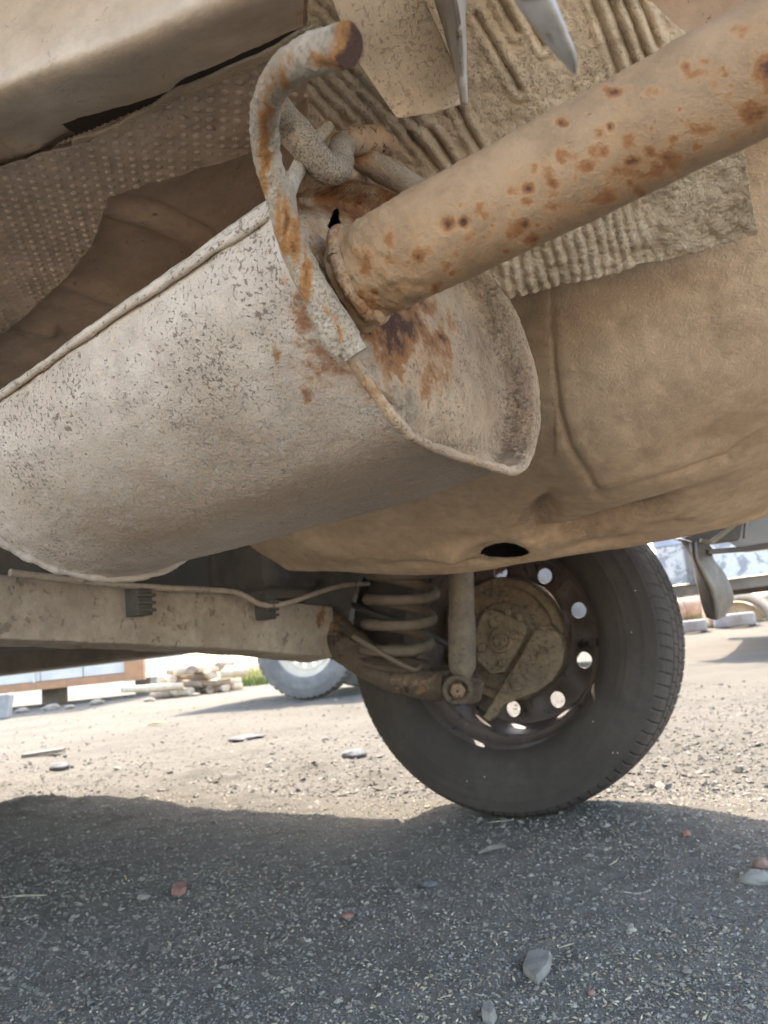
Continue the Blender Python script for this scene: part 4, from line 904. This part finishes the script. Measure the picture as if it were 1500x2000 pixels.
oo = [(-2.18, .56), (-2.19, 1.0), (-2.09, 1.57), (-.66, 1.54), (-.16, 1.05), (.99, .97), (.99, .61)]
V, Fs = join([([A(a[0], -.031, a[1]), A(b_[0], -.031, b_[1]), A(b_[0], -1.519, b_[1]), A(a[0], -1.519, a[1])], [(0, 1, 2, 3)]) for a, b_ in zip(oo[:-1], oo[1:])])
solidify(obj('roof_panel', mesh('roof_panel', V, Fs, S_pink, False), SUV), .01)
V, Fs = box(A(-.6, -.78, .56), A(1.5, 0, 0), A(0, .6, 0), A(0, 0, .02)); obj('floor_pan', fixn(mesh('floor_pan', V, Fs, M_dark, False)), SUV)
for f in (0, -1.70):
    obj('axle', tube_mesh('axle', [A(f, -.15, .38), A(f, -.7, .38), A(f, -.8, .38), A(f, -1.42, .38)], [.035, .04, .10, .035], 40, 12, M_dark, space=sp_id), SUV)
S_glass = plain('dark_window_glass', (.03, .035, .04), (.04, .045, .05), 3, .1, spec=.6)
for (f0, f1) in ((-1.35, -.72), (-2.0, -1.45)):
    V, Fs = box(A((f0 + f1) / 2, .004, 1.27), A((f1 - f0) / 2, 0, 0), A(0, .006, 0), A(0, 0, .17)); obj('window', fixn(mesh('window', V, Fs, S_glass, False)), SUV)

# weathered truck at the right
TP = A(0, 0, 0); TP[:2] = (onl(1283, 1100, 0) * 0)[:2]
r_ = ray(1283, 1110); tp = CAM + r_ * (5.75 / (r_ @ FW)); tp[2] = 0
TRK = empty('truck', tp, 'old box truck with peeling pale blue white side panel at the right', 'truck', rz=math.atan2(F[1], F[0]))
m, t, b = new_mat('peeling_white_paint'); co = coord(t)
pk = maprange(t, noise(t, co, 7.5, 7, .75, .5), .50, .56)
cc = mix(t, maprange(t, noise(t, co, 1.2, 4), .4, .6), (.66, .63, .57), (.56, .54, .50)); cc = mix(t, pk, cc, (.30, .30, .30)); cc = mix(t, maprange(t, noise(t, co, 9, 6, .7), .62, .66), cc, (.17, .15, .14))
t.links.new(cc, b.inputs['Base Color']); b.inputs['Roughness'].default_value = .6; M_peel = m
Lk = 5.2
V, Fs = box(A(-Lk / 2, -1.0, 1.95), A(Lk / 2, 0, 0), A(0, .98, 0), A(0, 0, 1.18)); bevel(obj('cargo_box', fixn(mesh('cargo_box', V, Fs, M_peel, False)), TRK), .02)
ed = [0.0, -.22, -1.3, -2.4, -3.5, -4.6, -5.2]
for a, b_ in zip(ed[:-1], ed[1:]):
    V, Fs = box(A((a + b_) / 2, -.01, .70), A((a - b_) / 2 - .008, 0, 0), A(0, .015, 0), A(0, 0, .145)); bevel(obj('panel', fixn(mesh('panel', V, Fs, M_peel, False)), TRK), .008)
M_strip = plain('dark_frame_paint', (.12, .115, .115), (.2, .18, .16), 6, .7)
for f in (-.235, -2.4, -4.6):
    V, Fs = box(A(f, .012, 1.2), A(.022, 0, 0), A(0, .012, 0), A(0, 0, .66)); obj('post', fixn(mesh('post', V, Fs, M_strip, False)), TRK)
V, Fs = box(A(-Lk / 2, -.04, .875), A(Lk / 2, 0, 0), A(0, .05, 0), A(0, 0, .028)); obj('side_rail', fixn(mesh('side_rail', V, Fs, plain('blue_grey_rail', (.36, .39, .43), (.44, .47, .51), 5, .5), False)), TRK)
V, Fs = box(A(-Lk / 2, -.12, .512), A(Lk / 2, 0, 0), A(0, .08, 0), A(0, 0, .040)); obj('chassis_beam', fixn(mesh('chassis_beam', V, Fs, plain('brown_chassis', (.14, .11, .085), (.20, .16, .12), 5, .8), False)), TRK)
V, Fs = box(A(-Lk / 2, -1.9, .512), A(Lk / 2, 0, 0), A(0, .08, 0), A(0, 0, .040)); obj('chassis_beam', fixn(mesh('chassis_beam', V, Fs, M_dark, False)), TRK)
for l, s in ((-.1, 1), (-1.9, -1)):
    me, _ = tyre_mesh('wheel', .45, .12, .26, 480, 48, S_tyre2, A(-4.2, l - s * .02, .45), A(0, s, 0), A(1, 0, 0), Z, sp_id); wo = obj('wheel', me, TRK)
    obj('rim', grid_mesh('rim', lathe([(.09, .262), (.05, .23), (.02, .2), (.03, .002)], 48, A(-4.2, l - s * .02, .45), A(0, s, 0), A(1, 0, 0), Z), S_rimp, wrap=True, face_cam=False, space=sp_id), wo)
    me, _ = tyre_mesh('wheel', .45, .12, .26, 480, 48, S_tyre2, A(2.2, l - s * .02, .45), A(0, s, 0), A(1, 0, 0), Z, sp_id)

# scrap behind the truck ------------------------------------------------------------------
def gpt(px, d):
    r = ray(px, 1200); P = CAM + r * (d / (r @ FW)); P[2] = ground_h(A(P[0]), A(P[1]))[0]; return P
def thing_mesh(name, V, Fs, mat, loc, label, cat, bev=0, smooth=False, group=None):
    o = obj(name, fixn(mesh(name, V, Fs, mat, smooth)), None, label, cat, group, None, loc)
    if bev: bevel(o, bev)
    return o
rustm = plain('scrap_rust', (.34, .22, .15), (.45, .33, .24), 6, .8, .004, 30)
whitem = plain('scrap_white_paint', (.70, .68, .64), (.60, .57, .52), 4, .5)
greym = plain('scrap_grey_tyre', (.30, .30, .31), (.38, .38, .39), 6, .85)
P = gpt(1345, 8.6)
dr = empty('steel_drum', P, 'rusty steel drum lying beyond the truck, partly hidden by the tyre', 'drum')
dm = grid_mesh('shell', lathe(crom(np.array([(-.36, .02), (-.36, .15), (-.34, .162), (-.12, .16), (-.115, .168), (-.105, .168), (-.1, .16), (.1, .16), (.105, .168), (.115, .168), (.12, .16), (.34, .162), (.36, .15), (.36, .02)]), 90), 40, A(0, 0, .16), A(1, .2, 0), A(-.2, 1, 0), Z), rustm, wrap=True, face_cam=False, space=sp_id)
obj('shell', dm, dr)
P = gpt(1330, 9.4)
eng = empty('scrap_engine', P, 'heap of brown and white engine scrap behind the steel drum', 'scrap')
for k in range(9):
    c = A(rng.uniform(-.3, .45), rng.uniform(-.1, .2), .2 + .1 * (k // 3)); V, Fs = box(c, A(rng.uniform(.06, .15), rng.uniform(-.05, .05), 0), A(0, .08, 0), A(rng.uniform(-.04, .04), 0, rng.uniform(.05, .12)))
    bevel(obj('block', fixn(mesh('block', V, Fs, (rustm, whitem, S_tan)[k % 3], False)), eng), .02)
def fender(px, d, s, mat, label, flip=1):
    P = gpt(px, d); o = empty('fender', P, label, 'fender')
    n = 24; aa = np.linspace(.1, np.pi - .15, n); ro, ri = .42 * s, .30 * s
    G = np.array([[A(flip * r * math.cos(a) * 1.0, y, r * math.sin(a) * .82) for r, y in ((ri, .10), (ri * 1.1, .0), (ro * .96, -.03), (ro, .02), (ro, .22))] for a in aa])
    solidify(obj('arch_panel', mesh('arch_panel', G.reshape(-1, 3), gridfaces(n, 5), mat), o), .01)
    V, Fs = prism([A(flip * ri * .98 * math.cos(a), .11, ri * .8 * math.sin(a)) for a in np.linspace(.05, np.pi - .05, 16)], A(0, .02, 0)); obj('liner', fixn(mesh('liner', V, Fs, S_tan, False)), o)
fender(1448, 8.4, .95, whitem, 'white car fender with open wheel arch standing in the grass at right')
fender(1520, 9.2, .8, S_rimp, 'second pale fender cut by the right picture edge')
def lying_tyre(px, d, label, s=1.0):
    P = gpt(px, d); me, _ = tyre_mesh('tyre', .30 * s, .095 * s, .19 * s, 320, 40, greym, A(0, 0, .095 * s), Z, A(1, 0, 0), A(0, 1, 0), sp_id)
    return obj('tyre', me, None, label, 'tyre', 'old tyres lying on the ground', None, P)
lying_tyre(1432, 8.0, 'grey tyre lying flat in front of the white fender', .68)
lying_tyre(1340, 7.9, 'grey tyre lying flat in front of the rusty drum', .6)
P = gpt(1395, 8.2); V, Fs = box(A(0, 0, .12), A(.10, 0, 0), A(0, .1, 0), A(.02, 0, .12)); thing_mesh('metal_can', V, Fs, S_tan, P, 'small brown metal can behind the mud flap', 'can', .02)

# ------------------------------------------------------------------ left background
P = gpt(150, 8.4)
bxl = at(-170, 1335, 11.2); bxr = at(281, 1331, 11.2); ux = bxr - bxl; ux[2] = 0; wlen = np.linalg.norm(ux); ux = ux / wlen; uy = A(-ux[1], ux[0], 0)
o3 = A(bxl[0], bxl[1], 0)
TR = empty('site_trailer', o3, 'blue grey metal trailer with a rusty orange bottom frame at far left', 'trailer')
M_bg = plain('blue_grey_sheet', (.56, .52, .46), (.62, .58, .52), 3, .6); M_or = plain('orange_frame', (.46, .23, .11), (.38, .20, .11), 9, .7)
V, Fs = box(ux * wlen / 2 + uy * 1.2 + Z * 2.3, ux * (wlen / 2 - .02), uy * 1.17, Z * 1.95); obj('cabin', fixn(mesh('cabin', V, Fs, M_bg, False)), TR)
npan = 5
for k in range(npan):
    a, b_ = (wlen - .25) * k / npan, (wlen - .25) * (k + 1) / npan
    V, Fs = box(ux * (a + b_) / 2 - uy * .005 + Z * 2.3, ux * ((b_ - a) / 2 - .006), uy * .015, Z * 1.93); bevel(obj('panel', fixn(mesh('panel', V, Fs, M_bg, False)), TR), .006)
V, Fs = box(ux * wlen / 2 - uy * .02 + Z * .305, ux * wlen / 2, uy * .05, Z * .056); obj('bottom_rail', fixn(mesh('bottom_rail', V, Fs, M_or, False)), TR)
V, Fs = box(ux * (wlen - .11) - uy * .035 + Z * 2.2, ux * .14, uy * .05, Z * 1.96); obj('corner_post', fixn(mesh('corner_post', V, Fs, M_or, False)), TR)
V, Fs = box(ux * (wlen * .53) - uy * .03 + Z * .62, ux * .012, uy * .02, Z * .3); obj('strip', fixn(mesh('strip', V, Fs, whitem, False)), TR)
for k in (.1, .5, .93):
    V, Fs = box(ux * wlen * k + uy * .9 + Z * .13, ux * .12, uy * .2, Z * .13); obj('leg', fixn(mesh('leg', V, Fs, S_grey, False)), TR)
P = gpt(-2, 8.3); V, Fs = box(A(0, 0, .13), A(.10, .02, 0), A(-.02, .1, 0), A(.02, 0, .13)); thing_mesh('concrete_block', V, Fs, plain('blue_concrete', (.26, .26, .25), (.32, .32, .30), 6, .9), P, 'blue grey concrete block at the left edge below the trailer', 'block', .02)
# log pile
M_log = plain('sawn_wood', (.52, .42, .29), (.62, .52, .37), 14, .85, .002, 60); M_bark = plain('log_bark', (.26, .20, .14), (.36, .28, .20), 14, .9, .004, 40)
k = 0
for lay in range(4):
    for j in range(10 - lay):
        px = 296 + j * 17 + lay * 7 + rng.uniform(-5, 5); P = gpt(px, 9.6 + rng.uniform(-.25, .25)); rr_ = rng.uniform(.034, .062)
        P[2] = .0 + lay * .085 + rr_
        a = rng.uniform(-1.9, 1.2); dv = A(math.sin(a), math.cos(a), rng.uniform(-.08, .08)); dv = dv / np.linalg.norm(dv); ln = rng.uniform(.3, .5)
        s_ = np.cross(dv, Z); s_ = s_ / np.linalg.norm(s_); t_ = np.cross(s_, dv)
        G = lathe([(-.002, .002), (-.002, rr_ * .95), (0, rr_), (ln * .5, rr_ * rng.uniform(.9, 1.1)), (ln, rr_), (ln + .002, .002)], 14, A(0, 0, 0), dv, s_, t_)
        me = grid_mesh('log', G, M_log if k % 3 else M_bark, lambda P, px, N: (fbm(P, 14, 2, 500 + k) - .5) * .02, wrap=True, face_cam=False, space=sp_id)
        obj('log', me, None, 'short sawn log in the firewood pile beside the trailer', 'log', 'logs in the firewood pile', None, P); k += 1
# grass tufts
def grass(name, spots_, n, hgt, mat):
    V = []; Fs = []
    for (px, d, sp_) in spots_:
        c = gpt(px, d)
        for i in range(n):
            x, y = rng.normal(0, sp_, 2); p = c + A(x, y * .7, 0); p[2] = ground_h(A(p[0]), A(p[1]))[0]; h_ = hgt * rng.uniform(.5, 1.2); a = rng.uniform(0, 6.28); w_ = .006
            ln = A(math.cos(a), math.sin(a), 0) * h_ * rng.uniform(.1, .6); s_ = A(-math.sin(a), math.cos(a), 0) * w_; b0 = len(V)
            V += [p - s_, p + s_, p + ln * .5 + s_ * .8 + Z * h_ * .6, p + ln * .5 - s_ * .8 + Z * h_ * .6, p + ln + Z * h_]
            Fs += [(b0, b0 + 1, b0 + 2, b0 + 3), (b0 + 3, b0 + 2, b0 + 4)]
    return obj(name, mesh(name, np.array(V), Fs, mat, True), kind='stuff')
M_gr = plain('green_grass', (.10, .15, .03), (.17, .20, .05), 8, .7)
grass('grass', [(x, d, .16) for x, d in ((1352, 8.4), (1388, 8.3), (1478, 8.7), (1500, 8.9), (1540, 9.0), (1340, 9.8), (1410, 9.9), (1480, 10.4))] + [(x, d, .2) for x, d in ((462, 11.2), (488, 11.0), (510, 11.2))], 110, .13, M_gr)
grass('dry_grass', [(x, d, .24) for x, d in ((448, 11.6), (476, 11.8), (505, 11.8))], 150, .30, plain('dry_yellow_grass', (.36, .34, .10), (.44, .41, .16), 8, .8))
# rubble by the trailer
S_rub = plain('rubble_dirt', (.26, .215, .16), (.34, .285, .215), 20, .9, .002, 60)
for i, (px, d, w_, lab) in enumerate(((95, 9.6, .24, 'larger dusty rubble lump under the middle of the orange rail'), (130, 9.4, .16, 'small dusty rubble lump right of the larger one under the orange rail'), (182, 9.9, .22, 'dusty rubble lump below the right half of the orange rail'), (40, 9.8, .2, 'dusty rubble lump near the concrete block at the left edge'), (285, 9.0, .14, 'dusty rubble lump just below the rusty corner post'), (372, 9.2, .13, 'dirty lump of rubble in front of the firewood pile'))):
    P = gpt(px, d); r_ = ray(0, 0)
    n1, n2 = 14, 20; a = np.linspace(0, 2 * np.pi, n2, endpoint=False); e = np.linspace(-np.pi / 2, np.pi / 2, n1)
    D = np.stack([np.cos(e)[:, None] * np.cos(a), np.cos(e)[:, None] * np.sin(a), np.sin(e)[:, None] + 0 * a], -1).reshape(-1, 3)
    r = 1 + .9 * (fbm(D * 1.6 + i * 3.1, 1.0, 3, 600 + i) - .5)
    obj('rubble_stone', mesh('rubble_stone', D * r[:, None] * A(w_ * .4, w_ * .4, w_ * .18) + A(0, 0, w_ * .12), gridfaces(n1, n2, True), S_rub), None, lab, 'rubble', 'rubble below the trailer', None, P)
